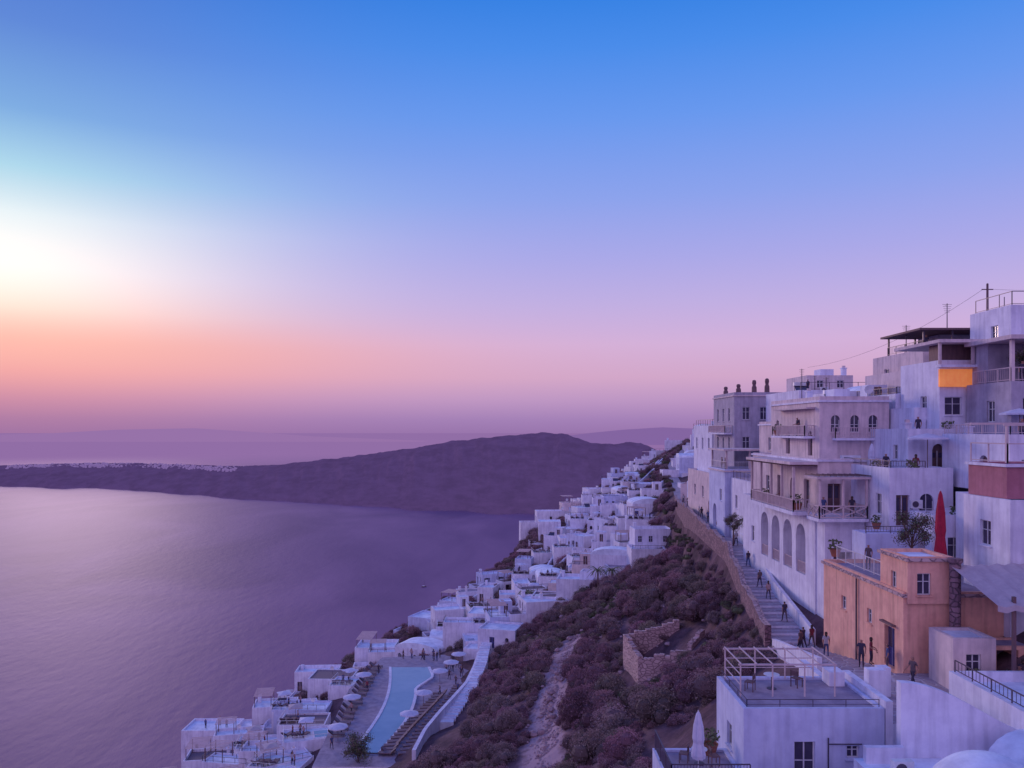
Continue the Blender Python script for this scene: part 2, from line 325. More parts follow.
# ------------------------------------------------------------ far land
def hazemat(name,c1,c2,air,es,scale=.004):  # distant land with air haze painted in as emission
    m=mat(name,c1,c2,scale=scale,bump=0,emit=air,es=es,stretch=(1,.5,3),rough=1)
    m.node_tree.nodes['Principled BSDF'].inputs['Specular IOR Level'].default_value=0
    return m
def far_land(name,tab,m,drop=True,rows=34,amp=1.0):
    T=[t[0] for t in tab]; ts=np.linspace(T[0],T[-1],620); V=[];F=[]
    for t in ts:
        y0=np.interp(t,T,[k[1] for k in tab]);dy=np.interp(t,T,[k[2] for k in tab]);h=np.interp(t,T,[k[3] for k in tab])
        y0+=noise.noise(Vector((t*22,0,0)))*90*amp+noise.noise(Vector((t*90,0,3)))*18*amp
        for j in range(rows+8):
            s=j/rows; yy=y0+dy*s; bear=t
            prof=(s**.62) if s<=1 else max(0,1-(s-1)*3.0)
            gl=noise.fractal(Vector((t*70,s*1.2,2)),.8,2.1,5)
            z=SEA-4+h*prof+gl*26*amp*math.sin(min(1,s)*math.pi)*(h/250)
            z+=noise.fractal(Vector((t*60,s*6,4)),.8,2.0,4)*4.5*amp
            V.append((bear*y0+ (yy-y0)*bear*.9,yy,z))
    nr=rows+8
    for i in range(len(ts)-1):
        for j in range(nr-1): F.append((i*nr+j,(i+1)*nr+j,(i+1)*nr+j+1,i*nr+j+1))
    me=bpy.data.meshes.new(name); me.from_pydata(V,[],F); me.polygons.foreach_set('use_smooth',[True]*len(F)); me.materials.append(m)
    o=bpy.data.objects.new(name,me); scene.collection.objects.link(o); return o
FAR=hazemat('far_cliff_rock_haze',L(.075,.045,.07),L(.018,.013,.022),S(74,55,101),.92,.015)
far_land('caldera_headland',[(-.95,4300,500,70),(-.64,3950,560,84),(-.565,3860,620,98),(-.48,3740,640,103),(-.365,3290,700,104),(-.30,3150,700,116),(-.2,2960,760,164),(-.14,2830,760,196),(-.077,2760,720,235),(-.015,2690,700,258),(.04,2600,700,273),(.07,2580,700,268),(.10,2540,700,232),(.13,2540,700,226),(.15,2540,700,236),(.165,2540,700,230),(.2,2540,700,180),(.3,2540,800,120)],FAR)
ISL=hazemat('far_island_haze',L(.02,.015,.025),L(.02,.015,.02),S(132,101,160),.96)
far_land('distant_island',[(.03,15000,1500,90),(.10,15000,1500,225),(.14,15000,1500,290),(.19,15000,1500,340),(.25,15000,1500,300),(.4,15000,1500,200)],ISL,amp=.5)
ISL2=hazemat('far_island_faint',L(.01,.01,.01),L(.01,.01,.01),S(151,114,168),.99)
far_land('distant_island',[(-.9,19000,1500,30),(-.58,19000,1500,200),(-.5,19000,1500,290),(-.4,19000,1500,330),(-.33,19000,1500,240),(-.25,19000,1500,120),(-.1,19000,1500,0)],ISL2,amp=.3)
WFAR=mat('far_whitewash_haze',L(.22,.18,.26),bump=0,emit=S(118,94,146),es=.7)  # far houses, haze put into colour and emission
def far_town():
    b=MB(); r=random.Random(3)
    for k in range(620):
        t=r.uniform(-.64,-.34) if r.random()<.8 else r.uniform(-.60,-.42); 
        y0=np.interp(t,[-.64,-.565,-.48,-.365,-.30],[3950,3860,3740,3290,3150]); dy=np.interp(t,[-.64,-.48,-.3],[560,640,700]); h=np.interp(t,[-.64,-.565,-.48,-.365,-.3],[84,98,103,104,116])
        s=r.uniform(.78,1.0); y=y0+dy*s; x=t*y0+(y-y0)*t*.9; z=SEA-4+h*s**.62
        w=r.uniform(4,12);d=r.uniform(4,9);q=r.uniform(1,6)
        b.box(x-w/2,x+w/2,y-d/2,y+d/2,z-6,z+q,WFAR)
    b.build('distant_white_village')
far_town()

# ------------------------------------------------------------ path + walls
def path():
    b=MB(); y=46.0
    Y=[];
    while y<300:
        Y.append(y); y+= .9 if y<100 else 3
    for a,c in zip(Y[:-1],Y[1:]):
        A=ctrl((a+c)/2)
        Ca,Cc=ctrl(a),ctrl(c)
        if a<100:
            z=round(A[6][1]/.15)*.15
            b.poly([(Ca[6][0],a,z),(Ca[7][0],a,z),(Cc[7][0],c,z),(Cc[6][0],c,z)],PAVE)
            b.poly([(Ca[6][0],a,z),(Ca[7][0],a,z),(Ca[7][0],a,z-.5),(Ca[6][0],a,z-.5)],WHITE)
            zz=z+.004
            b.poly([(Ca[6][0],a,zz),(Ca[7][0],a,zz),(Ca[7][0],a+.07,zz),(Ca[6][0],a+.07,zz)],WHITE)
        else:
            za,zc=Ca[6][1]+.02,Cc[6][1]+.02
            b.poly([(Ca[6][0],a,za),(Ca[7][0],a,za),(Cc[7][0],c,zc),(Cc[6][0],c,zc)],PAVE)
    b.build('stone_path')
    def ribbon(name,col,dx,t,h,ya,yb,m,capm,down,step=2.0,wob=0):
        b=MB(); ys=np.arange(ya,yb,step)
        for a,c in zip(ys[:-1],ys[1:]):
            P=[]
            for q in (a,c):
                C=ctrl(q); x=C[col][0]+dx; z=C[col][1]; dz=noise.noise(Vector((0,q*.3,9)))*wob
                P.append((x,q,z+h+dz,down(q)))
            (x0,y0,t0,d0),(x1,y1,t1,d1)=P
            b.poly([(x0,y0,d0),(x1,y1,d1),(x1,y1,t1),(x0,y0,t0)],m); b.poly([(x0+t,y0,d0),(x1+t,y1,d1),(x1+t,y1,t1),(x0+t,y0,t0)],m)
            b.poly([(x0,y0,t0),(x1,y1,t1),(x1+t,y1,t1),(x0+t,y0,t0)],capm)
            if a==ys[0]: b.poly([(x0,y0,d0),(x0+t,y0,d0),(x0+t,y0,t0),(x0,y0,t0)],m)
        b.build(name)
    ribbon('stone_retaining_wall',6,-.5,.5,.9,62,166,STONE,STONEP,lambda q:ctrl(q)[5][1]-2.5,wob=.7,step=1.3)
    ribbon('white_parapet_wall',7,-.25,.3,1.0,61,100,WHITE,WHITE,lambda q:ctrl(q)[7][1]-1)
    ribbon('white_parapet_wall',6,-.3,.3,.75,48,61,WHITE,WHITE,lambda q:ctrl(q)[6][1]-2.5)
path()
def stone_ruin():
    b=MB()
    def w(x0,y0,x1,y1,zt,zt2,t=.5):
        n=10
        for k in range(n):
            a=k/n;c=(k+1)/n; xa,ya=x0+(x1-x0)*a,y0+(y1-y0)*a; xc,yc=x0+(x1-x0)*c,y0+(y1-y0)*c
            z=zt+(zt2-zt)*a+R.uniform(-.22,.15)
            dx,dy=yc-ya,-(xc-xa);l=math.hypot(dx,dy);dx,dy=dx/l*t,dy/l*t
            P=[(xa,ya),(xc,yc),(xc-dx,yc-dy),(xa-dx,ya-dy)]
            for i in range(4):
                j=(i+1)%4; b.poly([P[i]+(z-5,),P[j]+(z-5,),P[j]+(z,),P[i]+(z,)],STONEP)
            b.poly([p+(z,) for p in P],STONEP)
    w(12,86,12.6,80,-21.9,-22.8); w(12.6,80,17.5,78,-22.8,-21.4); w(12,86,18,86,-21.9,-20.4); w(17.5,78,19.3,80,-20.9,-19.9); w(17.2,74,20.6,72,-20.2,-18.9); w(20.6,72,21.2,76,-18.9,-18.0)
    b.build('stone_ruin_wall')
stone_ruin()

# ------------------------------------------------------------ near buildings
def W(c,w,zb,h,arch=False,k='win'): return (c,w,zb,zb+h,k,arch)
b=MB(); b.block(22.6,31,46.2,58,-18,-9.6,PEACH,left=[W(47.9,1.3,-14.15,2.4,False,'blue'),W(50.6,.7,-12.2,.9),W(54.5,.8,-12.2,.9)],ph=.25,roof=CONC,cap=STONEP)
b.block(22.75,25.4,46.0,49.4,-10,-7.5,PEACH,front=[W(23.7,.8,-9.5,1.25)],left=[W(47.7,.7,-9.4,1.0)],ph=.2,cap=STONEP)
b.rail([(23.4,57.6),(23.4,50.2)],-9.35,1.0,RAILW,sp=.2); b.rail([(23.4,50.0),(26.6,50.0)],-9.35,1.0,RAILW,sp=.2)
b.box(22.35,22.59,47.1,48.7,-11.6,-11.5,BROWN); b.beam((22.5,52.3,-16),(22.5,52.3,-9.7),.08,METAL)
b.box(26,26.9,52,53.2,-9.5,-8.9,RAILW); b.build('peach_house')
b=MB(); b.lathe(25.2,45.5,[(.34,-14.6),(.3,-14),(.3,-7.6),(.4,-7.5),(.4,-7.3),(0,-7.3)],STONE,12); b.build('stone_column')
b=MB()
b.block(25,31.5,66,86.5,-17.5,-7.0,WHITE,front=[W(26.1,.9,-11,1.6),W(27.9,1.2,-15.2,2.2,False,'door'),W(28.9,.9,-11,1.6)],
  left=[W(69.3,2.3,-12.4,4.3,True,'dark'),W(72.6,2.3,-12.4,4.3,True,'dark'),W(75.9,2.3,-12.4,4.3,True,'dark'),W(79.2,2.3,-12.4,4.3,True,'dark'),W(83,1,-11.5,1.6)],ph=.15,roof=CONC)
for y in(69.3,72.6,75.9,79.2): b.rail([(25.15,y+1.1),(25.15,y-1.1)],-12.4,1.0,RAILP,sp=.22,post=.06,bal=.04)
b.block(25.6,31.4,67,85,-7.0,-2.6,CREAM,front=[W(27,1.1,-6.8,2.3,False,'door'),W(29.2,1,-5.8,1.3)],left=[W(69.5,1.4,-6.8,2.5,False,'door'),W(73,1.4,-6.8,2.5,True,'dark'),W(76.5,1.4,-6.8,2.5,False,'door'),W(80,1.2,-5.9,1.4)],ph=.2,cap=WHITE)
b.box(23.5,25-.003,67,79,-7.15,-6.85,WHITE); b.rail([(24.9,67.1),(23.6,67.1),(23.6,78.9),(24.9,78.9)],-6.85,1.0,RAILP,sp=.22,post=.08,bal=.05)
for y in (67.2,70.1,73,75.9,78.8): b.box(23.55,23.75,y-.1,y+.1,-5.85,-2.9,RAILP)
b.box(23.2,25.59,66.8,79.3,-2.9,-2.65,CREAM)
for y in np.arange(67,79.2,.6): b.beam((23.2,y,-2.98),(25.55,y,-2.98),.1,BROWN)
b.build('white_arcade_house')
b=MB(); b.block(26.9,33,70,83,-2.55,2.5,CREAM,front=[W(28.3,.8,-.2,1.5,True),W(30,.8,-.2,1.5,True),W(31.6,.8,-.2,1.5,True)],
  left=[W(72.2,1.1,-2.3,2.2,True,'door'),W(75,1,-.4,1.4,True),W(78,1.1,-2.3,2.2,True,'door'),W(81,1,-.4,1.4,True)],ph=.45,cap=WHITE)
b.box(25.9,26.89,71,80,-.75,-.55,WHITE)
b.rail([(26.85,71.1),(26,71.1),(26,79.9),(26.85,79.9)],-.55,.95,RAILP,sp=.2,bal=.04,post=.07)
b.box(29,30.4,72,74,2.51,3.7,WHITE); b.box(26.1,26.88,71,80,1.9,2.05,RAILP); b.clutter(28.2,76,2.5,0); b.clutter(31.4,78,2.5,1); b.clutter(31.8,71.5,2.5,3)
b.box(28,32,69.2,69.99,-.9,-.7,WHITE); b.rail([(28,69.95),(28,69.25),(32,69.25)],-.7,.9,RAILP,sp=.2,bal=.04,post=.06)
b.build('cream_apartment_house')
b=MB(); b.box(24.3,28.3,63.4,65.99,-7.3,-7.05,WHITE); b.block(25.1,28.3,64.2,65.99,-17.5,-7.31,WHITE,front=[W(26.6,1.6,-12.4,2.6,False,'dark'),W(26.6,1.3,-16.5,2.1,True,'dark')],ph=0)
b.rail([(24.4,65.9),(24.4,63.5),(28.2,63.5),(28.2,65.9)],-7.05,1.0,RAILP,x=True,post=.09,bal=.035)
for x in(24.45,26.3,28.15): b.box(x-.08,x+.08,63.45,63.6,-6.05,-3.9,RAILP)
b.box(24.1,28.5,63.2,66,-3.9,-3.72,RAILP)
for x in np.arange(24.2,28.5,.45): b.beam((x,63.0,-3.62),(x,65.9,-3.62),.08,BROWN)
b.build('balcony_pergola')
b=MB(); b.block(30,38,108,119,-8,4.6,GREY,front=[W(31.6,1,1.4,1.7),W(34,1,1.4,1.7),W(36.2,1,1.4,1.7),W(31.6,1,-2.6,1.7),W(34,1,-2.6,1.7),W(36.2,1,-2.6,1.7)],left=[W(110.5,1,1.2,1.8),W(113.5,1,1.2,1.8),W(116.5,1,1.2,1.8),W(110.5,1,-2.8,1.8),W(113.5,1,-2.8,1.8),W(116.5,1,-2.8,1.8)],ph=.5,cap=CREAM)
b.box(28.9,29.99,109,118,-.6,-.4,WHITE); b.rail([(29.95,109),(29,109),(29,118)],-.4,1,RAILP,sp=.25,post=.08,bal=.05)
for x,y,h in((31,109.5,1.3),(33.3,110,1.9),(34.9,109.5,2.1),(31,116,1.3)):
    b.lathe(x,y,[(.36,5.0),(.34,5.0+h*.45),(.22,5+h*.6),(.3,5+h*.78),(.24,5+h*.95),(0,5+h)],BROWN,10)
b.build('grey_tower_house')
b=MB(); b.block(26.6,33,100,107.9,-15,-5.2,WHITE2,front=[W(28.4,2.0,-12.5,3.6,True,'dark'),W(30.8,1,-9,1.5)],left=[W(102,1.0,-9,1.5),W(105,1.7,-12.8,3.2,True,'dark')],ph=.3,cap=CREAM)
for x,y in((26.9,100.3),(29.8,100.3),(32.7,100.3),(26.9,107.4)): b.box(x-.1,x+.1,y-.1,y+.1,-4.9,-2.6,RAILP)
b.box(26.4,33.1,99.8,107.7,-2.6,-2.4,CREAM); b.rail([(26.8,107.5),(26.8,100.2),(32.9,100.2)],-4.9,.9,RAILW,sp=.25); b.build('white_terrace_house')
b=MB(); b.block(28.6,36,108.0,130,-15,-6.6,CREAM,left=[W(112,1,-10,1.6),W(116,1.3,-12.8,2.6,True,'dark'),W(120,1,-10,1.6),W(125,1,-10,1.6)],ph=.4); b.build('cream_house')
b=MB(); b.block(30,38,120,132,-10,.2,WHITE,left=[W(122,1,-3,1.8),W(126,1,-3,1.8),W(130,1,-3,1.8)],front=[W(32,1,-2.4,1.6)],ph=.5)
b.rail([(30.2,131),(30.2,120.5),(37.5,120.5)],.7,.9,METAL,sp=0); b.build('white_house')
b=MB(); b.block(27.2,35,88,99.5,-15,-6.4,WHITE,front=[W(29,1,-9.5,1.6)],left=[W(90,1,-9.5,1.6),W(93,1.4,-13,2.6,True,'dark'),W(97,1,-9.5,1.6)],ph=.5); b.rail([(27.4,99),(27.4,88.3),(34,88.3)],-5.9,.9,METAL,sp=.3)
b.block(30.6,39,89,99,-6.3,.6,CREAM,front=[W(32.3,1,-2.8,1.7),W(34.5,1,-2.8,1.7)],left=[W(91.5,1.2,-5.8,2.3,True,'door'),W(95,1,-2.4,1.5)],ph=.4,cap=WHITE); b.clutter(31.8,90.2,.6,0); b.clutter(32,96,.6,3); b.build('stepped_white_house')
b=MB(); b.block(33,42,92,104,-5,4.2,WHITE,front=[W(35,1,1,1.6),W(37.4,1,1,1.6),W(39.8,1,1,1.6)],left=[W(95,1,1,1.5),W(99,1,1,1.5)],ph=.4)
b.block(35,40.5,95,102,4.3,6.3,CREAM,front=[W(36.6,.8,5,.9),W(39,.8,5,.9)],ph=.2); b.box(37,38.6,96,98,6.31,7.3,WHITE); b.rail([(33.3,92.3),(41.6,92.3)],4.6,.9,METAL,sp=0); b.clutter(33.9,93.5,4.2,1); b.clutter(40,96.5,6.3,0); b.build('white_house')
b=MB(); b.block(28.4,33.2,60.2,69.9,-15,-3.6,WHITE,front=[W(31.2,1.1,-6.9,2.1,True),W(29.4,1.0,-7.2,2.3,False,'door')],left=[W(62,1,-6.5,1.6)],ph=.75)
b.block(31.4,36.2,63.4,72,-3.6,-.6,WHITE,front=[W(33.8,1.0,-3.3,2.2,True,'door'),W(35.3,.8,-2.5,1.2)],left=[W(65.5,.8,-2.4,1.2)],ph=.7)
b.block(33.2,36.1,66,71.9,-.59,1.6,WHITE,front=[W(34.6,.9,-.5,1.7,True,'door')],ph=.25)
for k in range(12): b.box(28.6+.32*k,28.92+.32*k,59.2,60.19,-9,-7.9+.19*k,WHITE)
b.clutter(32.1,65,-.6,0); b.clutter(29.2,68.5,-3.6,1)
b.rail([(28.6,69),(28.6,60.4),(31.2,60.4)],-2.85,.5,METAL,sp=.2); b.build('white_stepped_house')
b=MB(); b.block(25.6,29.4,57.9,60.19,-16,-8.2,WHITE2,front=[W(27,1.2,-12.2,2.2,False,'dark')],left=[W(59,1,-12,1.6)],ph=.7)
b.rail([(25.7,58.1),(29.3,58.1)],-7.5,.5,METAL,sp=.2)
b.block(29.42,34,56,59.1,-14,-6.6,WHITE,front=[W(31,1.0,-9,1.5)],left=[W(57.5,1.1,-9.2,2.0,False,'dark')],ph=.65); b.build('terraced_white_house')
b=MB(); b.block(31.0,38,50.5,55.9,-14,-4.9,WHITE,front=[W(32.3,1.2,-7.3,2.1,True),W(34.5,1.2,-7.6,2.4,False,'dark')],left=[W(53.4,1.3,-8.2,2.3,False,'dark')],ph=.6)
b.block(33.6,41,54,62.5,-4.3,-.9,WHITE,front=[W(34.9,1,-3.5,1.5),W(36.6,1,-3.5,1.5)],left=[W(57,1.1,-4.0,2.2,True,'door')],ph=.6); b.clutter(34.5,60.5,-.9,0); b.rail([(33.7,62.3),(33.7,54.1),(41,54.1)],-.3,.7,RAILP,sp=.25)
b.block(34.4,39,50.6,53.9,-4.29,-2.9,WHITE,ph=.2); b.build('white_house')
b=MB(); b.block(33.8,40,70.5,79,-4,2.4,WHITE,front=[W(35,.9,-.5,1.5),W(36.8,.9,-.5,1.5,True)],left=[W(73,1,-.4,1.4),W(76.5,1,-.4,1.4,True)],ph=.8)
b.block(36.2,42,74,82,2.41,5.0,CREAM,front=[W(37.6,1,2.9,1.5)],ph=.5); b.rail([(34,78.8),(34,70.7),(36,70.7)],3.2,.6,METAL,sp=.25)
for k in range(11): b.box(34.3+.3*k,34.6+.3*k,72.5,73.6,2.41,2.6+.2*k,WHITE)
b.clutter(34.8,77,2.4,2); b.build('white_house')
b=MB(); b.block(33.1,36,80,88,-4,3.4,WHITE,front=[W(34.6,.9,.8,1.5)],left=[W(83,1,.8,1.4)],ph=.5)
b.vault(36.05,40,80,88,3.6,1.2,ROOF); b.block(36.05,40,80,88,-3,3.6,WHITE2,front=[W(38,.9,1,1.5)],ph=0); b.build('vaulted_white_house')
b=MB(); b.block(34.2,39.3,64,70.4,-2,5.5,WHITE,front=[W(35.3,1.35,1.2,1.45),W(37.3,1.2,1.5,1.5)],left=[W(66.5,1,1.4,1.4)],ph=.1)
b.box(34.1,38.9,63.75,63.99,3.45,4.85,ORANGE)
b.box(33.6,39.4,62.9,70.4,6.9,7.15,CREAM)
for x in(33.8,36.4,39.1): b.box(x-.09,x+.09,63.1,63.3,5.2,6.9,RAILP)
b.box(33.7,39.3,62.9,63.74,4.95,5.15,WHITE); b.box(34.4,39.2,64.6,66,5.62,6.88,BROWN)
b.build('sunset_lit_house')
b=MB(); b.block(37,46,72,82,2,7.0,CREAM,front=[W(38.3,1,4.6,1.4),W(40.3,1.2,5,1.4),W(43,1.2,5,1.4)],left=[W(75,1,4.6,1.4),W(79,1,4.6,1.4)],ph=.3,roof=CONC)
for x in(37.2,39.8,42.4,45.6):
    for y in(72.3,79): b.box(x-.07,x+.07,y-.07,y+.07,7.3,9.0,METAL)
b.box(36.6,46.2,71.8,79.5,9.0,9.18,BROWN); b.box(40,45.8,75,78.8,7.3,8.95,GREY); b.rail([(37.1,79),(37.1,72.1),(40,72.1)],7.3,.8,METAL,sp=.25); b.build('rooftop_pergola_house')
for (x,y,z0,z1,arm) in((37.2,75.5,7.1,9.9,.8),(40.9,75.2,9.1,11.9,.9),(41.6,70,6.5,12.8,0),(44.0,71.5,7,11.9,0),(32.6,90,.6,6.9,.6),(35.2,93,4.3,6.3,.5),(32.2,82,3.0,5.4,.6)):
    b=MB(); b.lathe(x,y,[(.05,z0),(.035,z1)],METAL,8)
    if x==41.6: b=MB(); b.lathe(x,y,[(.12,z0),(.09,z1),(0,z1+.05)],BROWN,8); b.beam((x-.5,y,z1-.5),(x+.5,y,z1-.5),.08,BROWN); b.build('utility_pole'); continue
    if arm: 
        for k in range(5): b.beam((x-arm*(.5-.06*k),y,z1-.1-.18*k),(x+arm*(.5-.06*k),y,z1-.1-.18*k),.025,METAL)
        b.beam((x,y-.4,z1-.15),(x,y+.4,z1-.15),.025,METAL)
    b.build('tv_antenna')
def wire(a,c,sag):
    b=MB(); n=14; pr=None
    for k in range(n+1):
        t=k/n; p=Vector(a).lerp(Vector(c),t); p.z-=sag*4*t*(1-t)
        if pr is not None: b.beam(pr,p,.018,METAL)
        pr=p
    b.build('power_line')
wire((41.2,70,12.3),(34,92,7.2),1.2); wire((42.1,70,12.3),(60,58,13),1.0)
b=MB(); b.block(36.2,48,58,63.7,-3,3.4,GREY,front=[W(37.6,1.1,.4,1.9,False,'dark'),W(39.4,1.1,.4,1.9),W(41.8,1.1,.4,1.9)],left=[W(60.5,1,.6,1.6)],ph=.15,roof=CONC)
for x in(36.4,39.4,42.4,45.4): b.box(x-.12,x+.12,58.1,58.35,3.55,6.6,CREAM)
b.box(36.0,48.2,57.7,63.7,6.6,6.9,CREAM); b.box(36.6,48,61.5,63.6,3.56,6.59,GREY); b.rail([(36.3,63),(36.3,58.15),(48,58.15)],3.55,1,RAILP,sp=.25,post=.07)
b.block(39.8,48,63.8,69.5,5.7,9.8,WHITE,front=[W(42,1,7.4,1.4)],left=[W(66,1,7.2,1.4)],ph=.2); b.rail([(40,69),(40,64),(48,64)],10.0,1.1,METAL,sp=0,post=.05)
b.build('grey_terrace_house')
b=MB(); b.block(28.4,36,45.6,50.3,-14,-4.1,WHITE,front=[W(30,1.2,-7.3,1.8,True,'dark'),W(31.8,1,-6.6,1.4)],left=[W(48,1.1,-6.9,1.5)],ph=.1)
b.block(28.7,36,46.4,50.3,-4.0,-2.1,PINKW,front=[W(31.2,1.2,-3.5,1.0)],ph=.12,roof=CONC,cap=WHITE)
b.rail([(28.8,50.2),(28.8,46.5),(36,46.5)],-1.95,1.15,RAILP,sp=0,post=.07)
for x in(28.8,31.2): b.box(x-.06,x+.06,46.5,46.65,-1.9,.3,RAILP)
b.beam((28.6,46.55,.3),(36,46.55,.3),.12,RAILP); b.beam((28.6,49.9,.4),(36,49.9,.4),.12,RAILP)
b.build('pink_terrace_house')
b=MB(); b.block(23.6,25.9,42.8,45.3,-17,-11.3,CREAM,front=[W(24.7,.8,-13.1,1.1)],ph=.15)
b.block(25.92,33,43.6,45.55,-17,-11.9,PEACH,front=[W(27.0,1.2,-13.9,1.9,False,'dark')],ph=.1,roof=CONC)
for x in(25.9,29.5): b.box(x-.08,x+.08,41.2,41.36,-14.2,-8.6,BROWN)
b.box(31,31.15,41.2,41.36,-14.2,-8.6,BROWN)
P=[(24.9,41.0,-9.0),(32,41.0,-8.7),(32,45.5,-7.4),(24.9,45.5,-7.7)]
for k in range(8):
    t=k/8;u=(k+1)/8; l=lambda A,B,q:tuple(Vector(A).lerp(Vector(B),q))
    a1,a2=l(P[0],P[1],t),l(P[0],P[1],u); c1,c2=l(P[3],P[2],t),l(P[3],P[2],u); am=l(a1,a2,.5);cm=l(c1,c2,.5); am=(am[0],am[1],am[2]-.12);cm=(cm[0],cm[1],cm[2]-.12)
    b.poly([a1,am,cm,c1],CANV,True); b.poly([am,a2,c2,cm],CANV,True); b.poly([a1,am,(am[0],am[1],am[2]-.3),(a1[0],a1[1],a1[2]-.3)],CANV); b.poly([am,a2,(a2[0],a2[1],a2[2]-.3),(am[0],am[1],am[2]-.3)],CANV)
b.build('canopy_terrace')
b=MB(); b.box(17.4,33,38.2,46.1,-19,-14.03,WHITE); b.poly([(17.4,38.2,-14.02),(33,38.2,-14.02),(33,46.1,-14.02),(17.4,46.1,-14.02)],PAVE); b.build('plaza_pavement')
b=MB(); b.block(11.0,17.7,38,43,-26,-13.35,WHITE2,front=[W(13.9,1.0,-17.2,2.4,False,'win'),W(16.2,.6,-15.6,.6)],left=[W(40.5,.9,-16,1.2)],ph=.12,roof=CONC)
for x in(11.4,13.0,14.6,16.1): 
    for y in(39.9,42.8): b.beam((x,y,-13.3),(x,y,-11.7),.06,RAILP)
for z in(-12.2,-12.7): 
    b.beam((11.4,42.8,z),(16.1,42.8,z),.04,RAILP); b.beam((11.4,39.9,z),(11.4,42.8,z),.04,RAILP)
for y in(39.9,42.8): b.beam((11.3,y,-11.7),(16.2,y,-11.7),.08,RAILP)
for x in np.arange(11.4,16.2,.78): b.beam((x,39.8,-11.63),(x,42.9,-11.63),.05,RAILP)
b.rail([(11.2,42.7),(11.2,38.15),(17.5,38.15)],-13.2,.35,METAL,sp=0,post=.03)
b.beam((15.0,37.95,-20),(15.0,37.93,-14.6),.05,METAL); b.beam((15.0,37.93,-14.9),(16.6,37.93,-14.9),.04,METAL)
b.box(16.5,17.3,41.6,42.6,-13.34,-12.6,WHITE); b.build('flat_roof_white_house')
b=MB(); b.block(7.2,10.98,36.5,41,-24,-16.4,WHITE2,ph=.1,roof=CONC); b.rail([(7.3,40.8),(7.3,36.6),(10.9,36.6)],-16.3,1.0,METAL,sp=.14); b.build('patio')
b=MB()
for k in range(8): b.box(16.9+.002*k,18.1,43.05+k*.32,43.05+k*.32+.32,-17,-15.2+.15*k,CONC)
b.box(17.75,18.1,38,43,-16,-12.9,WHITE); b.box(18.12,19.0,40.6,41.2,-14.01,-12.2,WHITE); b.box(19.3,19.9,42,42.6,-14.01,-12.5,WHITE); b.box(16.5,16.88,43.02,46,-17,-13.2,WHITE); b.build('plaza_steps')
b=MB(); n=22; y0,y1=35.6,36.0
def cz(x): t=(x-17.3)/7.5; return -11.25-2.7*(0.5-0.5*math.cos(math.pi*min(1,max(0,t))))
xs=[17.3+7.5*k/n for k in range(n+1)]
for a,c in zip(xs[:-1],xs[1:]):
    za,zc=cz(a),cz(c)
    b.poly([(a,y0,-20),(c,y0,-20),(c,y0,zc),(a,y0,za)],WHITE,True); b.poly([(a,y1,-20),(c,y1,-20),(c,y1,zc),(a,y1,za)],WHITE,True); b.poly([(a,y0,za),(c,y0,zc),(c,y1,zc),(a,y1,za)],WHITE,True)
b.poly([(17.3,y0,-20),(17.3,y1,-20),(17.3,y1,cz(17.3)),(17.3,y0,cz(17.3))],WHITE)
b.block(15.2,26,28,35.59,-20,-14.6,WHITE,ph=.0,roof=ROOF); b.box(15.5,17.2,35.0,35.3,-14.6,-13.9,WHITE); b.build('curved_parapet_house')
b=MB(); b.lathe(17.6,29.6,[(2.3*math.cos(a),-14.4+2.4*math.sin(a)) for a in np.linspace(0,math.pi/2,12)],ROOF,32); b.lathe(17.6,29.6,[(2.5,-16),(2.5,-14.4),(2.3,-14.4)],WHITE,32)
b.build('church_dome')
b=MB(); b.vault(20.4,24.4,29,34.6,-14.59,1.7,ROOF); b.build('barrel_vault_roof')
b=MB(); b.block(11.5,14.9,30,34,-24,-15.2,WHITE2,ph=.15,roof=ROOF); b.build('white_house')
b=MB(); b.block(22.5,30,33,41.2,-18,-12.9,WHITE,left=[W(37,1,-14.5,1)],ph=.5); b.rail([(22.7,41),(22.7,33.2),(29,33.2)],-12.4,.6,METAL,sp=.3); b.build('white_terrace_house')
for x,y,z in((21.0,34.6,-14.58),(29.6,59.3,-5.9),(36,93.2,4.3),(16.0,33.5,-14.6),(24.0,34.2,-12.9)):
    b=MB(); b.box(x,x+.85,y,y+.35,z+.08,z+.7,FRAME)
    for k in range(14):
        a=2*math.pi*k/14;c=2*math.pi*(k+1)/14; b.poly([(x+.32,y-.012,z+.39),(x+.32+.24*math.cos(a),y-.012,z+.39+.24*math.sin(a)),(x+.32+.24*math.cos(c),y-.012,z+.39+.24*math.sin(c))],METAL)
    b.box(x+.05,x+.12,y+.02,y+.33,z,z+.08,METAL); b.box(x+.7,x+.77,y+.02,y+.33,z,z+.08,METAL); b.build('air_conditioner')

def closed_parasol(x,y,z,h,m,name='closed_parasol'):
    b=MB(); b.lathe(0,0,[(.03,0),(.03,h)],FRAME,8); b.lathe(0,0,[(.3,0),(.3,.07),(0,.08)],CONC,14)
    b.lathe(0,0,[(.27,h*.24),(.29,h*.3),(.2,h*.48),(.24,h*.55),(.2,h*.75),(.09,h*.94),(0,h)],m,16,flute=.22); o=b.build(name,(x,y,z)); return o
def open_parasol(x,y,z,h=2.4,r=1.6,m=None,sq=False):
    b=MB(); b.lathe(0,0,[(.03,0),(.03,h)],BROWN,8); b.lathe(0,0,[(.28,0),(.28,.07),(0,.08)],CONC,12)
    n=4 if sq else 8; b.lathe(0,0,[(r,h-.42),(r*.98,h-.3),(r*.5,h-.1),(0,h+.05)],m or CANVW,n,smooth=False,a0=math.pi/4 if sq else 0)
    for k in range(n): a=2*math.pi*k/n; b.beam((0,0,h-.06),(r*.95*math.cos(a),r*.95*math.sin(a),h-.36),.025,BROWN)
    b.build('parasol',(x,y,z),R.uniform(0,1))
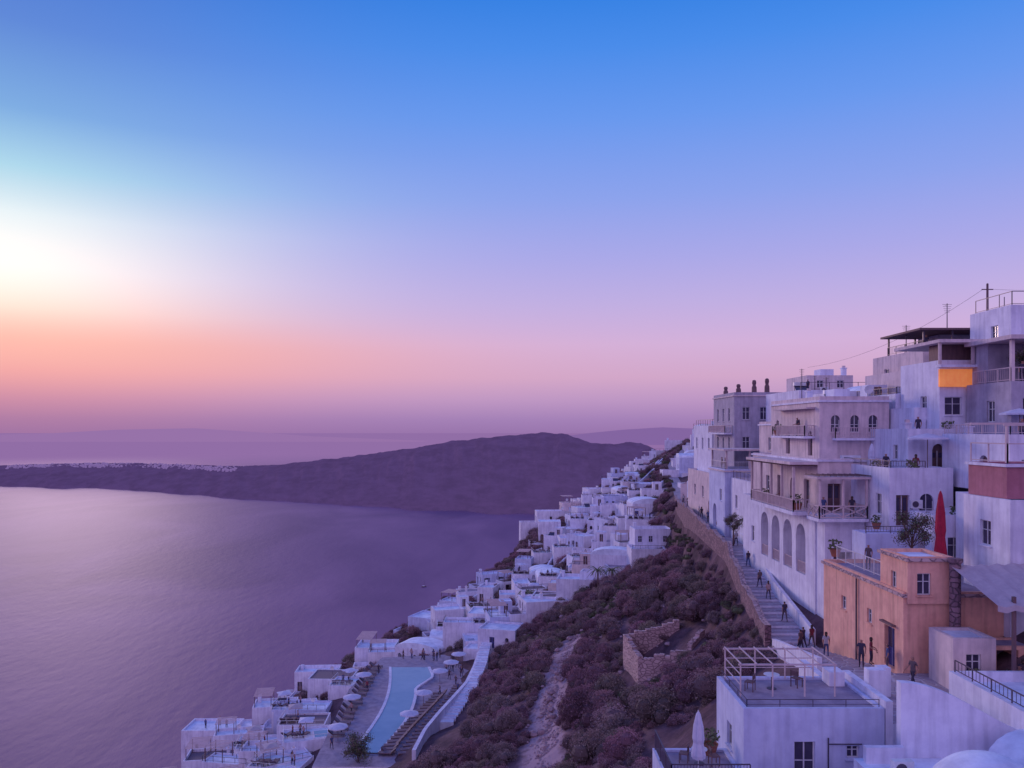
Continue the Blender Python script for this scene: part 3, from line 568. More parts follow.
o=closed_parasol(27.1,50.6,-9.55,5.8,RED,'closed_red_parasol'); o.scale=(1.1,1.1,1)
closed_parasol(8.9,38.2,-16.38,3.0,CANVW)
open_parasol(32.1,61.8,-3.6,3.3,1.5,CANVW)
closed_parasol(29.9,66.5,-3.5,2.4,CANVW)
open_parasol(36.3,57.2,-.9,2.4,1.3,CANVW); open_parasol(28.6,90,-6.4,2.4,1.3,CANV)
def table(x,y,z):
    b=MB(); b.lathe(0,0,[(.4,.72),(.4,.75),(0,.75)],FRAME,16); b.lathe(0,0,[(.03,0),(.03,.72)],METAL,8); b.lathe(0,0,[(.25,0),(.25,.03),(0,.04)],METAL,12)
    b.build('cafe_table',(x,y,z))
def chair(x,y,z,r):
    b=MB()
    for i in(-.2,.2):
        for j in(-.2,.2): b.beam((i,j,0),(i,j,.45 if j>0 else .88),.04,BROWN)
    b.box(-.23,.23,-.22,.23,.44,.48,BROWN); b.box(-.22,.22,-.22,-.18,.62,.86,BROWN); b.build('chair',(x,y,z),r)
table(9.2,39.3,-16.4); chair(8.5,39.5,-16.4,1.2); chair(9.9,39.2,-16.4,-1.4)
table(27.9,42.4,-14.02); chair(27.2,42.4,-14.02,-1.57); chair(28.6,42.4,-14.02,1.57)
table(28.2,55,-9.4); chair(27.5,55,-9.4,-1.5); chair(12.2,41,-13.35,1.0); chair(14.8,41.6,-13.35,-1.0); table(13.4,41.3,-13.35)
def pot(x,y,z,s=1):
    b=MB(); b.lathe(0,0,[(.18,0),(.28,.35),(.31,.42),(.27,.42),(.25,.36),(0,.36)],TERRA,14)
    for k in range(70):
        a=R.uniform(0,6.28);q=R.uniform(.1,.35);zz=R.uniform(.4,.9);w=.09
        c=Vector((q*math.cos(a),q*math.sin(a),zz)); d=Vector((R.gauss(0,1),R.gauss(0,1),R.gauss(0,1))).normalized()*w; e=d.cross(Vector((R.gauss(0,1),R.gauss(0,1),.3))).normalized()*w*.6
        b.poly([c-d,c+e,c+d,c-e],LEAFG)
    o=b.build('potted_plant',(x,y,z)); o.scale=(s,s,s)
for p in((24.0,59.4,-9.4),(26.5,45.0,-14.02),(27.6,60.6,-7.5),(29.1,64,-3.5),(24.6,42.4,-14.02),(31.6,57,-6.6),(24.2,76,-6.85),(10.0,40.4,-16.4),(30.4,60.7,-3.6),(34.8,64.0,-.6),(26.2,79,-.55),(24.3,68.2,-6.85)): pot(*p,s=R.uniform(1,1.5))

# ------------------------------------------------------------ shrubs
def leafmesh(name,rad,nl,size,mats,clumps=9,flat=.7,seed=0,core=True,spread=.65):
    r=random.Random(seed); b=MB(); cs=[]
    for k in range(clumps):
        a=r.uniform(0,6.28);qq=math.sqrt(r.random());q=rad*qq*spread; cs.append((Vector((q*math.cos(a),q*math.sin(a),rad*flat*(1.0-.6*qq)*r.uniform(.6,1.05))),rad*r.uniform(.3,.48),r.random()))
    for k in range(nl):
        c,cr,t=cs[r.randrange(clumps)]
        d=Vector((r.gauss(0,1),r.gauss(0,1),r.gauss(.35,1))).normalized(); p=c+d*cr*r.uniform(.7,1.22)
        if p.z<0: p.z=abs(p.z)*.3
        s=size*r.uniform(.6,1.4); u=Vector((r.gauss(0,1),r.gauss(0,1),r.gauss(0,1))).cross(d).normalized()*s; w=(u.cross(d)+d*r.gauss(0,.6)).normalized()*s*.5
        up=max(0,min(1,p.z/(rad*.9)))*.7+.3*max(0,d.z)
        mt=mats[0] if r.random()>up*.95+.08*(t>.5) else mats[1]  # paler shrub leaves go to tops and upward sides, daylight put into colour
        b.poly([p-u,p+w,p+u,p-w],mt)
    if core:
        for c,cr,t in cs:
            b.lathe(c.x,c.y,[(0.01,c.z-cr*.7),(cr*.6,c.z-cr*.4),(cr*.78,c.z),(cr*.55,c.z+cr*.5),(0.01,c.z+cr*.72)],mats[0],7)
    me=b.build(name).data; o=bpy.data.objects[name]; bpy.data.objects.remove(o); return me
def inst_group(name,meshes,places):
    e=bpy.data.objects.new(name,None); scene.collection.objects.link(e)
    for i,(x,y,z,s,rz) in enumerate(places):
        o=bpy.data.objects.new('clump',meshes[i%len(meshes)]); scene.collection.objects.link(o); o.parent=e
        o.location=(x,y,z); o.scale=(s*R.uniform(.85,1.2),s*R.uniform(.85,1.2),s*R.uniform(.85,1.3)); o.rotation_euler=(0,0,rz)
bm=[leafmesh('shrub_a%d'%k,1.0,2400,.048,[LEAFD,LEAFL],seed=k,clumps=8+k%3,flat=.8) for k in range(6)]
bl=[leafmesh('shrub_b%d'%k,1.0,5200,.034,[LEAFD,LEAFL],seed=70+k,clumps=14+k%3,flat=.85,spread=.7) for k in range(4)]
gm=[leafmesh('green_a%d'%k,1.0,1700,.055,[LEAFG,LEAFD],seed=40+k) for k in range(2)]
def gx(y): return float(np.interp(y,[p[0] for p in GUL],[p[1] for p in GUL]))
def gz(x,y): return ground(x,y)+noise.noise(Vector((x*.13,y*.13,1)))*.9
pl=[];pg=[];pb=[]; big=[]
def okpos(x,y,mg=0):
    if y<58 and x>9-mg: return False
    if abs(x-gx(y)+.8*noise.noise(Vector((x*.2,y*.2,0))))<2.0+mg*.7 and 48<y<116: return False
    if 11.5-mg<x<19.8 and 77-mg<y<86.5: return False
    return True
for k in range(2600):
    y=R.uniform(46,152); C=ctrl(y); x=R.uniform(C[3][0]+(-5 if y<95 else 1.5),C[6][0]-2.2)
    s=R.uniform(1.1,2.3)
    if not okpos(x,y,s*.6): continue
    if any((x-a)**2+(y-c)**2<((s+q)*.62)**2 for a,c,q in big): continue
    if noise.noise(Vector((x*.1,y*.1,3)))<-.3: continue
    big.append((x,y,s)); pb.append((x,y,gz(x,y)-.35,s,R.uniform(0,6.28)))
cell={}
for k in range(15000):
    y=R.uniform(44,153); C=ctrl(y); x=R.uniform(C[3][0]+(-5 if y<95 else .8),C[6][0]-.9)
    if not okpos(x,y): continue
    dens=noise.noise(Vector((x*.12,y*.12,3)))+.35*noise.noise(Vector((x*.4,y*.4,8)))
    if dens<-.30: continue
    s=R.uniform(.35,.95)
    key=(int(x/1.15),int(y/1.15))
    if key in cell or R.random()<.25: cell[key]=1; continue
    cell[key]=1
    t=(x,y,gz(x,y)-.25,s,R.uniform(0,6.28))
    (pg if (noise.noise(Vector((x*.06,y*.06,30)))>.2 and R.random()<.5) or (105<y<150 and x>C[4][0]+3 and R.random()<.8) else pl).append(t)
for k in range(1500):
    y=R.uniform(148,238); C=ctrl(y); x=R.uniform(C[2][0]-14,C[2][0]+11)
    pl.append((x,y,ground(x,y)-.3,R.uniform(.5,1.5),R.uniform(0,6)))
for k in range(60):
    y=R.uniform(58,70); x=R.uniform(15.5,20.4); pl.append((x,y,ground(x,y)-.5,R.uniform(.5,.9),R.uniform(0,6)))
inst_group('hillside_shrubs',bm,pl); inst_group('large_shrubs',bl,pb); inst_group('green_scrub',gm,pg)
print('shrubs',len(pl),len(pb),len(pg))
rk=[]
for s in range(4):
    r=random.Random(s); b=MB(); n=8; prof=[(0.01,-.5),(.6,-.35),(.8,0),(.55,.35),(0.01,.5)]
    rings=[[((q*(1+r.uniform(-.25,.25)))*math.cos(2*math.pi*k/n),(q*(1+r.uniform(-.25,.25)))*math.sin(2*math.pi*k/n),z+r.uniform(-.08,.08)) for k in range(n)] for q,z in prof]
    for i in range(4):
        for k in range(n): b.poly([rings[i][k],rings[i][(k+1)%n],rings[i+1][(k+1)%n],rings[i+1][k]],ROCKM)
    o=b.build('rk'); rk.append(o.data); bpy.data.objects.remove(o)
pr=[]
for k in range(2200):
    y=R.uniform(50,120); x=gx(y)+R.gauss(0,1.1); pr.append((x,y,gz(x,y)-.4,abs(R.gauss(0,.15))+.05,R.uniform(0,6)))
for k in range(350):
    y=R.uniform(60,150);C=ctrl(y);x=R.uniform(C[3][0],C[5][0]); pr.append((x,y,gz(x,y),R.uniform(.15,.6),R.uniform(0,6)))
inst_group('gully_rocks',rk,pr)
def tree(name,x,y,z,h,rad,seed,mats=None,leaf=.07):
    mats=mats or [LEAFG,LEAFD]; r=random.Random(seed); b=MB(); top=h-rad*.8
    b.lathe(0,0,[(.12,0),(.09,top*.5),(.07,top)],TWIG,8)
    tips=[]
    for k in range(13):
        a=2*math.pi*k/13+r.uniform(-.3,.3); q=rad*r.uniform(.15,.8); t=Vector((q*math.cos(a),q*math.sin(a),top+rad*r.uniform(-.1,1.0))); tips.append(t)
        b.beam((0,0,top*r.uniform(.6,1)),t,.04,TWIG)
    for t in tips:
        cr=rad*r.uniform(.3,.5)
        for i in range(220):
            d=Vector((r.gauss(0,1),r.gauss(0,1),r.gauss(0,1))).normalized(); p=t+d*cr*r.uniform(.2,1.1); u=Vector((r.gauss(0,1),r.gauss(0,1),r.gauss(0,1))).cross(d).normalized()*leaf; w=u.cross(d)*.5
            b.poly([p-u,p+w,p+u,p-w],mats[0] if r.random()<.6 else mats[1])
    b.build(name,(x,y,z))
tree('small_tree',26.3,52.6,-9.4,3.4,1.35,1); tree('small_tree',38.6,59.5,3.5,2.4,1.3,2); tree('small_tree',41.6,59.4,3.5,2.6,1.4,5); tree('small_tree',25.6,92.5,-13.4,3.2,1.3,3)
tree('olive_tree',-19.5,101.5,-44,4.5,2.6,4,leaf=.12)
def palm(x,y,z,h,seed):
    r=random.Random(seed); b=MB(); b.lathe(0,0,[(.2,0),(.14,h*.5),(.15,h)],TWIG,8)
    for k in range(18):
        a=2*math.pi*k/18+r.uniform(-.2,.2);e=r.uniform(.1,1.0);p=Vector((0,0,h));pv=p
        for s in range(5):
            q=Vector((math.cos(a),math.sin(a),e-.38*s))*.42; n=pv+q; side=Vector((-math.sin(a),math.cos(a),0))*(.16*(1-s/6)); dr=Vector((0,0,-.08))
            b.poly([pv,pv+side+dr,n+side*.8+dr,n],LEAFG); b.poly([pv,pv-side+dr,n-side*.8+dr,n],LEAFG); pv=n
    b.build('palm_tree',(x,y,z))
palm(16.0,149,-29.5,3.4,1); palm(18.5,148,-29,3.0,2); palm(3,160,-36,3.4,6)

# ------------------------------------------------------------ people
SK=mat('skin',L(.42,.22,.17),bump=0); HAIR=mat('hair',L(.06,.04,.04),bump=0)
CL=[mat('cloth_%d'%i,c,bump=0) for i,c in enumerate([L(.06,.05,.09),L(.5,.48,.55),L(.25,.05,.08),L(.08,.10,.24),L(.14,.10,.12),L(.45,.3,.32)])]
def bodymesh(pose):
    a={'stand':(0,0,0),'walk':(.22,.18,.12),'lean':(.03,.05,.25),'sit':(0,0,.1)}[pose]
    st,sw,el=a; sit=pose=='sit'; pz=.55 if sit else .95; dz=pz-.95
    V=[(0,0,pz),(0,.0,1.15+dz),(0,0,1.36+dz),(0,0,1.49+dz),(0,.02,1.58+dz),(0,.02,1.69+dz)]; Rr=[(.14,.11),(.125,.095),(.155,.11),(.05,.05),(.085,.095),(.07,.08)]
    E=[(0,1),(1,2),(2,3),(3,4),(4,5)]
    for sgn in(-1,1):
        i=len(V); s=sgn*sw
        V+= [(sgn*.18,0,1.41+dz),(sgn*.235,-.03+s*.6,1.14+dz),(sgn*.22,.06+el+s,.91+dz+el*.4),(sgn*.215,.09+el+s*1.1,.83+dz+el*.4)]; Rr+=[(.062,.062),(.045,.045),(.03,.03),(.036,.022)]
        E+=[(2,i),(i,i+1),(i+1,i+2),(i+2,i+3)]
        j=len(V); t=-sgn*st
        if sit: V+=[(sgn*.09,.05,pz-.03),(sgn*.12,.45,.5),(sgn*.12,.45,.1),(sgn*.12,.6,.05)]
        else: V+=[(sgn*.09,0,.88),(sgn*.1,.03+t*.6,.5),(sgn*.1,t*1.2-.02,.09),(sgn*.11,t*1.2+.14,.045)]
        Rr+=[(.095,.095),(.06,.06),(.04,.04),(.04,.035)]; E+=[(0,j),(j,j+1),(j+1,j+2),(j+2,j+3)]
    me=bpy.data.meshes.new('p'); me.from_pydata(V,E,[]); o=bpy.data.objects.new('p',me); scene.collection.objects.link(o)
    md=o.modifiers.new('s','SKIN'); md.use_smooth_shade=True
    for k,sv in enumerate(me.skin_vertices[0].data): sv.radius=Rr[k]; sv.use_root=(k==0)
    o.modifiers.new('u','SUBSURF').levels=1
    dg=bpy.context.evaluated_depsgraph_get(); ev=o.evaluated_get(dg); m2=bpy.data.meshes.new_from_object(ev); bpy.data.objects.remove(o)
    vs=[tuple(v.co) for v in m2.vertices]; fs=[list(p.vertices) for p in m2.polygons]; return vs,fs,dz,V
BM={p:bodymesh(p) for p in('stand','walk','lean','sit')}
def person(x,y,z,rot,pose='stand',shirt=0,pants=4,scale=1.0,longhair=False,detail=False):
    vs,fs,dz,J=BM[pose]; b=MB()
    for f in fs:
        c=sum((Vector(vs[i]) for i in f),Vector())/len(f); z_=c.z-dz
        if z_>1.52: m=HAIR if (z_>1.69 or (c.y<.0 and z_>1.55) or (longhair and c.y<.02)) else SK
        elif z_>1.46 and abs(c.x)<.1: m=SK
        elif abs(c.x)>.19 and z_<1.24 and z_>.75 : m=SK
        elif z_>.93 and not(pose=='sit' and c.y>.15): m=CL[shirt]
        elif c.z>.09: m=CL[pants]
        else: m=HAIR
        b.poly([vs[i] for i in f],m,True)
    H=1.64+dz
    if longhair: b.lathe(0,.0,[(.001,H-.3),(.07,H-.26),(.098,H),(.085,H+.09),(.001,H+.13)],HAIR,10)
    b.poly([(-.014,.108,H-.03),(.014,.108,H-.03),(0,.14,H-.035)],SK); b.poly([(-.014,.108,H-.03),(0,.14,H-.035),(0,.11,H+.01)],SK); b.poly([(.014,.108,H-.03),(0,.14,H-.035),(0,.11,H+.01)],SK)
    for sx in(-.035,.035): b.box(sx-.012,sx+.012,.105,.114,H-.002,H+.01,HAIR)
    b.box(-.022,.022,.1,.109,H-.065,H-.057,CL[2])
    for sx in(-1,1): b.lathe(sx*.092,.015,[(.001,H-.03),(.016,H-.01),(.018,H+.012),(.001,H+.025)],SK,6)
    if detail:
        for hi in(9,17):
            if hi<len(J):
                c=Vector(J[hi]); sg=1 if c.x>0 else -1
                for k,ln in enumerate((.06,.072,.078,.07)):
                    p0=c+Vector((0,.028-.018*k,-.02)); p1=p0+Vector((0,.008,-ln*.6)); p2=p1+Vector((-sg*.014,.012,-ln*.45)); b.beam(p0,p1,.016,SK); b.beam(p1,p2,.013,SK)
                p0=c+Vector((-sg*.01,.04,.0)); b.beam(p0,p0+Vector((-sg*.012,.035,-.04)),.018,SK)
    o=b.build('person',(x,y,z),rot); o.scale=(scale,)*3; return o
def pz(y):
    C=ctrl(y); return round(C[6][1]/.15)*.15 if y<100 else C[6][1]+.02
for (x,y,r,p,s,q,sc,lh) in((21.05,48.2,2.6,'stand',0,0,1,False),(21.9,48.8,-2.2,'lean',2,0,.95,True),(22.2,47.3,1.2,'stand',3,4,.97,False),
  (21.7,59.6,.6,'walk',0,0,1.0,False),(22.6,60.3,.2,'walk',2,4,.95,True),(21.0,58.2,.4,'walk',4,0,1,False),(21.4,54.5,2.9,'walk',1,3,.97,True),
  (22.6,66.3,.1,'walk',0,4,1,False),(23.2,72.4,3.2,'walk',5,0,.95,True),(23.6,76.2,.2,'walk',4,0,1,False),(24.6,83.3,.1,'walk',0,3,1,False),(25.3,86.2,3.1,'walk',2,0,.96,True),(26.2,93.5,.1,'walk',1,0,1,False)):
    person(x,y,pz(y+.2) if y>50 else -14.3,r,p,s,q,sc,lh,True)
for (x,y,r,p,s,q,sc,lh) in((27.4,42.9,2.8,'stand',0,0,1,True),(26.6,41.9,2.0,'lean',4,0,.98,False),(25.7,41.5,3.6,'stand',2,0,.94,True),(28.6,42.35,1.57,'sit',5,3,1,True),(28.0,41.1,1.0,'walk',3,0,1,False),(26.2,40.4,2.4,'stand',0,0,1,False),(27.0,40.9,.4,'stand',0,3,.95,True),(21.8,43.5,1.9,'walk',4,0,1,False)):
    person(x,y,-12.9 if (x>22.5 and y<41.2) else -14.02,r,p,s,q,sc,lh,True)
person(30.2,64.6,-3.6,2.5,'stand',0,0)
person(24.2,72,-6.85,1.6,'lean',2,0,1,True); person(24.2,75,-6.85,1.6,'stand',0,0); person(37.8,73,7.0,2.6,'stand',0,0); person(27.8,92,-6.4,1.5,'stand',3,0); person(27.2,102,-5.2,1.5,'lean',0,0); person(27.3,104,-5.2,1.5,'stand',4,0)
person(24.6,55.2,-9.6,2.4,'stand',4,0); person(34.4,75,2.4,2.6,'stand',0,0); person(30.9,61.2,-3.6,2.6,'lean',2,0,1,True); person(30.3,89.6,-6.4,2,'stand',0,0)
person(34.4,93,4.2,2,'stand',0,0); person(32.2,63.9,-3.6,2,'stand',1,0) if False else None
person(26.4,74,-.55,1.6,'lean',0,0); person(25.0,64.2,-7.05,2.3,'stand',3,0); person(27.2,64.0,-7.05,2.8,'stand',0,4,1,True); person(35.2,55.2,-.9,2.5,'stand',4,0); person(37.6,58.9,3.4,2.6,'stand',0,0); person(32.8,64.6,-.6,2.4,'stand',0,0)

# ------------------------------------------------------------ pool terrace
b=MB()
P=[(-25,100),(-12.6,100),(-9.5,118),(-7,130),(-6.6,146),(-12,150),(-24,148),(-26.5,130)]
b.poly([(x,y,-42.1) for x,y in P],CONC)
for k in range(8):
    a,c=P[k],P[(k+1)%8]; b.poly([a+(-54,),c+(-54,),c+(-42.1,),a+(-42.1,)],WHITE)
b.build('pool_terrace_pavement')
b=MB(); 
lo=[(y,-20.6+1.7*math.sin((y-104)/12)-.02*(y-104)) for y in np.arange(104,143,1.5)]
def pw(y): return 2.8+1.2*math.sin((y-100)/14)+ (3.4 if y>130 else 0)*min(1,(y-130)/6)
for (ya,xa),(yc,xc) in zip(lo[:-1],lo[1:]):
    b.poly([(xa,ya,-41.95),(xa+pw(ya),ya,-41.95),(xc+pw(yc),yc,-41.95),(xc,yc,-41.95)],POOL)
    for s in(0,1):
        A=xa+(pw(ya) if s else -.45);C=xc+(pw(yc) if s else -.45)
        b.poly([(A,ya,-41.85),(A+.45,ya,-41.85),(C+.45,yc,-41.85),(C,yc,-41.85)],WHITE); b.poly([(A,ya,-42.2),(C,yc,-42.2),(C,yc,-41.85),(A,ya,-41.85)],WHITE); b.poly([(A+.45,ya,-42.2),(C+.45,yc,-42.2),(C+.45,yc,-41.85),(A+.45,ya,-41.85)],WHITE)
b.build('swimming_pool')
b=MB(); W_=[(99,-12.4),(106,-11.8),(112,-10.6),(118,-9.2),(126,-7.4),(134,-6.6),(142,-6.2),(150,-4.0),(156,1)]
yy=np.arange(99,156,1.5); xx=np.interp(yy,[w[0] for w in W_],[w[1] for w in W_])
for i in range(len(yy)-1):
    for dx in(0,.5): b.poly([(xx[i]+dx,yy[i],-46),(xx[i+1]+dx,yy[i+1],-46),(xx[i+1]+dx,yy[i+1],-39.6),(xx[i]+dx,yy[i],-39.6)],WHITE,True)
    b.poly([(xx[i],yy[i],-39.6),(xx[i+1],yy[i+1],-39.6),(xx[i+1]+.5,yy[i+1],-39.6),(xx[i]+.5,yy[i],-39.6)],WHITE)
b.poly([(xx[0],yy[0],-46),(xx[0]+.5,yy[0],-46),(xx[0]+.5,yy[0],-39.6),(xx[0],yy[0],-39.6)],WHITE); b.build('curved_white_wall')
b=MB()
for k in range(30):
    yk=112+k*1.1; xk=float(np.interp(yk,[w[0] for w in W_],[w[1] for w in W_])); b.box(xk+.55,xk+2.4,yk,yk+1.099,-47,-40.9+.10*k,WHITE if k%2 else ROOF)
b.build('white_stairs')
b=MB()
for i in(-.3,.3): b.beam((i,-.95,.28),(i,.5,.28),.05,BROWN); b.beam((i,-.9,0),(i,-.9,.28),.05,BROWN); b.beam((i,.4,0),(i,.4,.28),.05,BROWN); b.beam((i,.45,.28),(i,1.0,.75),.05,BROWN)
b.box(-.33,.33,-.98,.45,.31,.39,DECK); 
b.poly([(-.33,.46,.34),(.33,.46,.34),(.33,1.02,.82),(-.33,1.02,.82)],DECK); b.poly([(-.33,.42,.42),(.33,.42,.42),(.33,.98,.9),(-.33,.98,.9)],DECK); b.poly([(-.33,.98,.9),(.33,.98,.9),(.33,1.02,.82),(-.33,1.02,.82)],DECK)
o=b.build('sun_lounger',(-16,104,-42.1),1.3); lm=o.data
def lounger(x,y,z,r):
    o=bpy.data.objects.new('sun_lounger',lm); scene.collection.objects.link(o); o.location=(x,y,z); o.rotation_euler=(0,0,r); o.scale=(1.15,1.15,1.15)
for y in np.arange(103.5,132,1.3):
    for off in(0,2.5):
        xb=np.interp(y,[w[0] for w in W_],[w[1] for w in W_])-1.6-off
        if off and y>127: continue
        lounger(xb,y,-42.1,-1.45+R.uniform(-.2,.2))
for y in np.arange(110,142,2.1): lounger(-24.2+R.uniform(-.2,.2),y,-42.1,1.45+R.uniform(-.2,.2))
for x,y in((-12,133),(-10.5,138),(-9.5,143),(-24,120),(-23.5,108),(-13.5,122),(-14.5,113),(-24.3,131)): open_parasol(x,y,-42.1,2.4,1.4,CANVW)
for k in range(30):
    if k<14: person(R.uniform(-21,-8),R.uniform(144.6,148.5),-42.1,R.uniform(0,6.28),R.choice(['stand','walk','lean']),R.randrange(6),R.choice([0,3,4]),R.uniform(.95,1.05),R.random()<.5)
    elif k<25: person(R.uniform(-11.5,-8.5),R.uniform(126,144),-42.1,R.uniform(0,6.28),'walk',R.randrange(6),0,1)
    else: person(R.uniform(-24,-22.8),R.uniform(104,140),-42.1,R.uniform(0,6.28),'walk',R.randrange(6),0,1)

# ------------------------------------------------------------ village
placed=[]
def free(x,y,r):
    for a,c,q in placed:
        if (a-x)**2+(c-y)**2<((r+q)*.80)**2: return False
    return True
SPA=POOL
def vhouse(x,y,z,rng,big=False,rot=None,modern=False):
    w=rng.choice([rng.uniform(3.6,6),rng.uniform(5,8.5),rng.uniform(7,11)]);d=rng.uniform(3.6,7);h=rng.choice([2.4,2.7,3.1,3.3,4.2,5.4 if big or rng.random()<.4 else 3.2]); m=rng.choice([WHITE,WHITE,WHITE,WHITE,WHITE2,CREAM if rng.random()<.5 else WHITE])
    if modern: w=rng.uniform(6,11.5); d=rng.uniform(3.4,5.0); h=rng.choice([2.5,2.8]); m=rng.choice([WHITE,WHITE,WHITE2])
    b=MB(); x0,x1,y0,y1=-w/2,w/2,-d/2,d/2; fr=[];lf=[]
    u=x0+1.0
    while u<x1-.8:
        t=rng.random()
        if modern:
            if t<.5: fr.append(W(u+.4,1.6,.1,1.9,False,'dark')); u+=.8
        elif t<.22: fr.append(W(u,.7,1.1,.95,rng.random()<.3,rng.choice(['win','win','dark'])))
        elif t<.38: fr.append(W(u,.9,.05,2.0,rng.random()<.35,rng.choice(['door','blue','dark'])))
        if h>5 and rng.random()<.5: fr.append(W(u,.8,3.5,1.2))
        u+=rng.uniform(1.6,3.4)
    u=y0+1.0
    while u<y1-.8:
        t=rng.random()
        if t<.4: lf.append(W(u,.75,1.0,1.1,False,'win'))
        elif t<.8: lf.append(W(u,1.0,.05,2.0,rng.random()<.6,rng.choice(['door','dark','blue'])))
        u+=rng.uniform(1.5,2.4)
    rt=1 if modern else rng.random()
    if rt<.10: b.block(x0,x1,y0,y1,-6,h-.2,m,fr,lf,ph=0); b.vault(x0,x1,y0,y1,h-.2,min(1.2,w*.18),ROOF,'y')
    elif rt<.17: b.block(x0,x1,y0,y1,-6,h-.2,m,fr,lf,ph=0); b.vault(x0,x1,y0,y1,h-.2,min(1.2,d*.22),ROOF,'x')
    else:
        b.block(x0,x1,y0,y1,-6,h,m,fr,lf,ph=rng.uniform(.12,.7),roof=rng.choice([ROOF,ROOF,ROOF,CONC,DECK]))
        if rng.random()<.4: b.box(x0+.5,x0+1.1,y1-1.3,y1-.7,h,h+rng.uniform(.9,1.4),WHITE)
        if rng.random()<.35: b.clutter(rng.uniform(x0+1,x1-1),rng.uniform(-.5,.8),h,rng.choice([0,1,3]))
        if rng.random()<.35 and not modern and w>4.4: q=rng.uniform(.3,w-3.2); b.block(x0+q+.3,x0+q+2.6,y1-3,y1-.5,h,h+2.2,m,[W(x0+q+1.4,.8,h+.05,1.8,False,'door')],ph=.15)
        if rng.random()<(.6 if modern else .25): b.rail([(x0+.1,y1-.1),(x0+.1,y0+.1),(x1-.1,y0+.1)],h+.3,.8,METAL,sp=0)
        if rng.random()<(.6 if modern else .18):
            for i in(x0+.4,x0+3.2):
                for j in(y0+.4,y1-.4): b.beam((i,j,h),(i,j,h+2.2),.1,BROWN)
            for j in np.arange(y0+.3,y1,.5): b.beam((x0+.2,j,h+2.25),(x0+3.4,j,h+2.25),.09,RAILP)
    tw=rng.uniform(1.8,5); tz=rng.uniform(-1.4,0)
    b.block(x0-tw,x0-.003,y0+.2,y1-.3,-8,tz,rng.choice([WHITE,m]),ph=rng.choice([.25,.55,.8]),roof=rng.choice([ROOF,CONC,CONC,DECK]))
    if tw>3 and rng.random()<.4: b.box(x0-tw+.5,x0-tw+2.0,y0+.8,y0+2.6,tz+.004,tz+.16,WHITE); b.poly([(x0-tw+.65,y0+.95,tz+.165),(x0-tw+1.85,y0+.95,tz+.165),(x0-tw+1.85,y0+2.45,tz+.165),(x0-tw+.65,y0+2.45,tz+.165)],SPA)
    if rng.random()<(.8 if modern else .5): b.block(x0+.3,x1-.4,y0-rng.uniform(1.6,3.6),y0-.003,-8,tz-.4,WHITE,ph=.5,roof=rng.choice([ROOF,CONC,DECK]))
    if rng.random()<.35:
        for k in range(10): b.box(x1+.003,x1+1.0,y0+k*.35,y0+k*.35+.349,-7,-1.6+k*.19,WHITE)
    ro=rng.gauss(0,.22) if rot is None else rot
    if modern: ro+=.25
    b.build('white_hotel_terrace' if modern else 'white_house',(x,y,z),ro)
rng=random.Random(21); cnt=0
def tryh(x,y,big=False,dz=0.,modern=False,r=3.6):
    global cnt
    if not free(x,y,r): return
    placed.append((x,y,r)); vhouse(x,y,ground(x,y)+dz,rng,big,modern=modern); cnt+=1
for x,y in((-1,153),(6,154),(-2,146),(12.5,156),(20,156),(26.5,153),(27,160)): tryh(x,y,dz=.4)
y=306.0
while y>104:
    C=ctrl(y); e,a,pl_=C[2][0],C[3][0],C[6][0]
    xa=e+2.0+R.uniform(0,3)+(9 if 168<y<222 else (5 if 222<=y<235 else 0))
    if y>152: xb=pl_-3.5
    elif y>118: xb=-29.5
    else: xb=-30
    x=xa; mod=y<150 
    while x<xb:
        md=mod or (y<205 and R.random()<.3)
        if R.random()<(.92 if mod else .78): tryh(x,y+R.uniform(-2,2),dz=-.6+R.uniform(-.9,.7),modern=md,r=4.2 if md else R.uniform(3.2,4.4))
        x+=R.uniform(5.4,8.6)
    y-=R.uniform(5.2,7.0)
for k in range(140):
    y=R.uniform(134,330); C=ctrl(y); x=C[7][0]+R.uniform(3.5,26)
    if x/y>.36: continue
    tryh(x,y,True,R.uniform(-.5,.6))
print('village houses',cnt)
for k in range(30):
    ya=R.uniform(152,270); ln=R.uniform(10,26); fr=R.uniform(.2,.9); b=MB(); sl=R.uniform(-.12,.3); pv=None
    for q in np.arange(ya,ya+ln,1.6):
        C=ctrl(q); f_=fr+sl*(q-ya)/ln*.6; x=C[2][0]*(1-f_)+C[6][0]*f_+math.sin(q*.12)*1.5; z=ground(x,q)+1.5
        if pv:
            x0,y0,z0=pv
            for dx in(0,.4): b.poly([(x0+dx,y0,z0-5),(x+dx,q,z-5),(x+dx,q,z),(x0+dx,y0,z0)],WHITE,True)
            b.poly([(x0,y0,z0),(x,q,z),(x+.4,q,z),(x0+.4,y0,z0)],WHITE)
        else: b.poly([(x,q,z-5),(x+.4,q,z-5),(x+.4,q,z),(x,q,z)],WHITE)
        pv=(x,q,z)
    b.build('white_garden_wall')
b=MB(); b.block(21.8,28.2,146,152,-32,-22.2,WHITE,front=[W(24,.9,-24.6,1.2),W(26.5,.9,-24.6,1.2)],ph=.5); b.rail([(22,146.2),(28,146.2)],-21.7,.6,METAL,sp=.3); b.build('white_terrace_house')
b=MB(); b.block(-57.5,-48.5,139,145,-64,-52.6,WHITE,front=[W(-51,1.6,-55.6,1.0),W(-54.8,.6,-55.4,.7)],left=[W(142,1,-55,1.2)],ph=.35); b.block(-48.4,-44,138,144,-64,-54.6,WHITE,ph=.5,roof=CONC); b.build('cliff_edge_house')
for x,y in((-54,141),(-52,142.5),(-50.3,141)): person(x,y,-52.6,R.uniform(0,6),'stand',R.randrange(5),0,1)
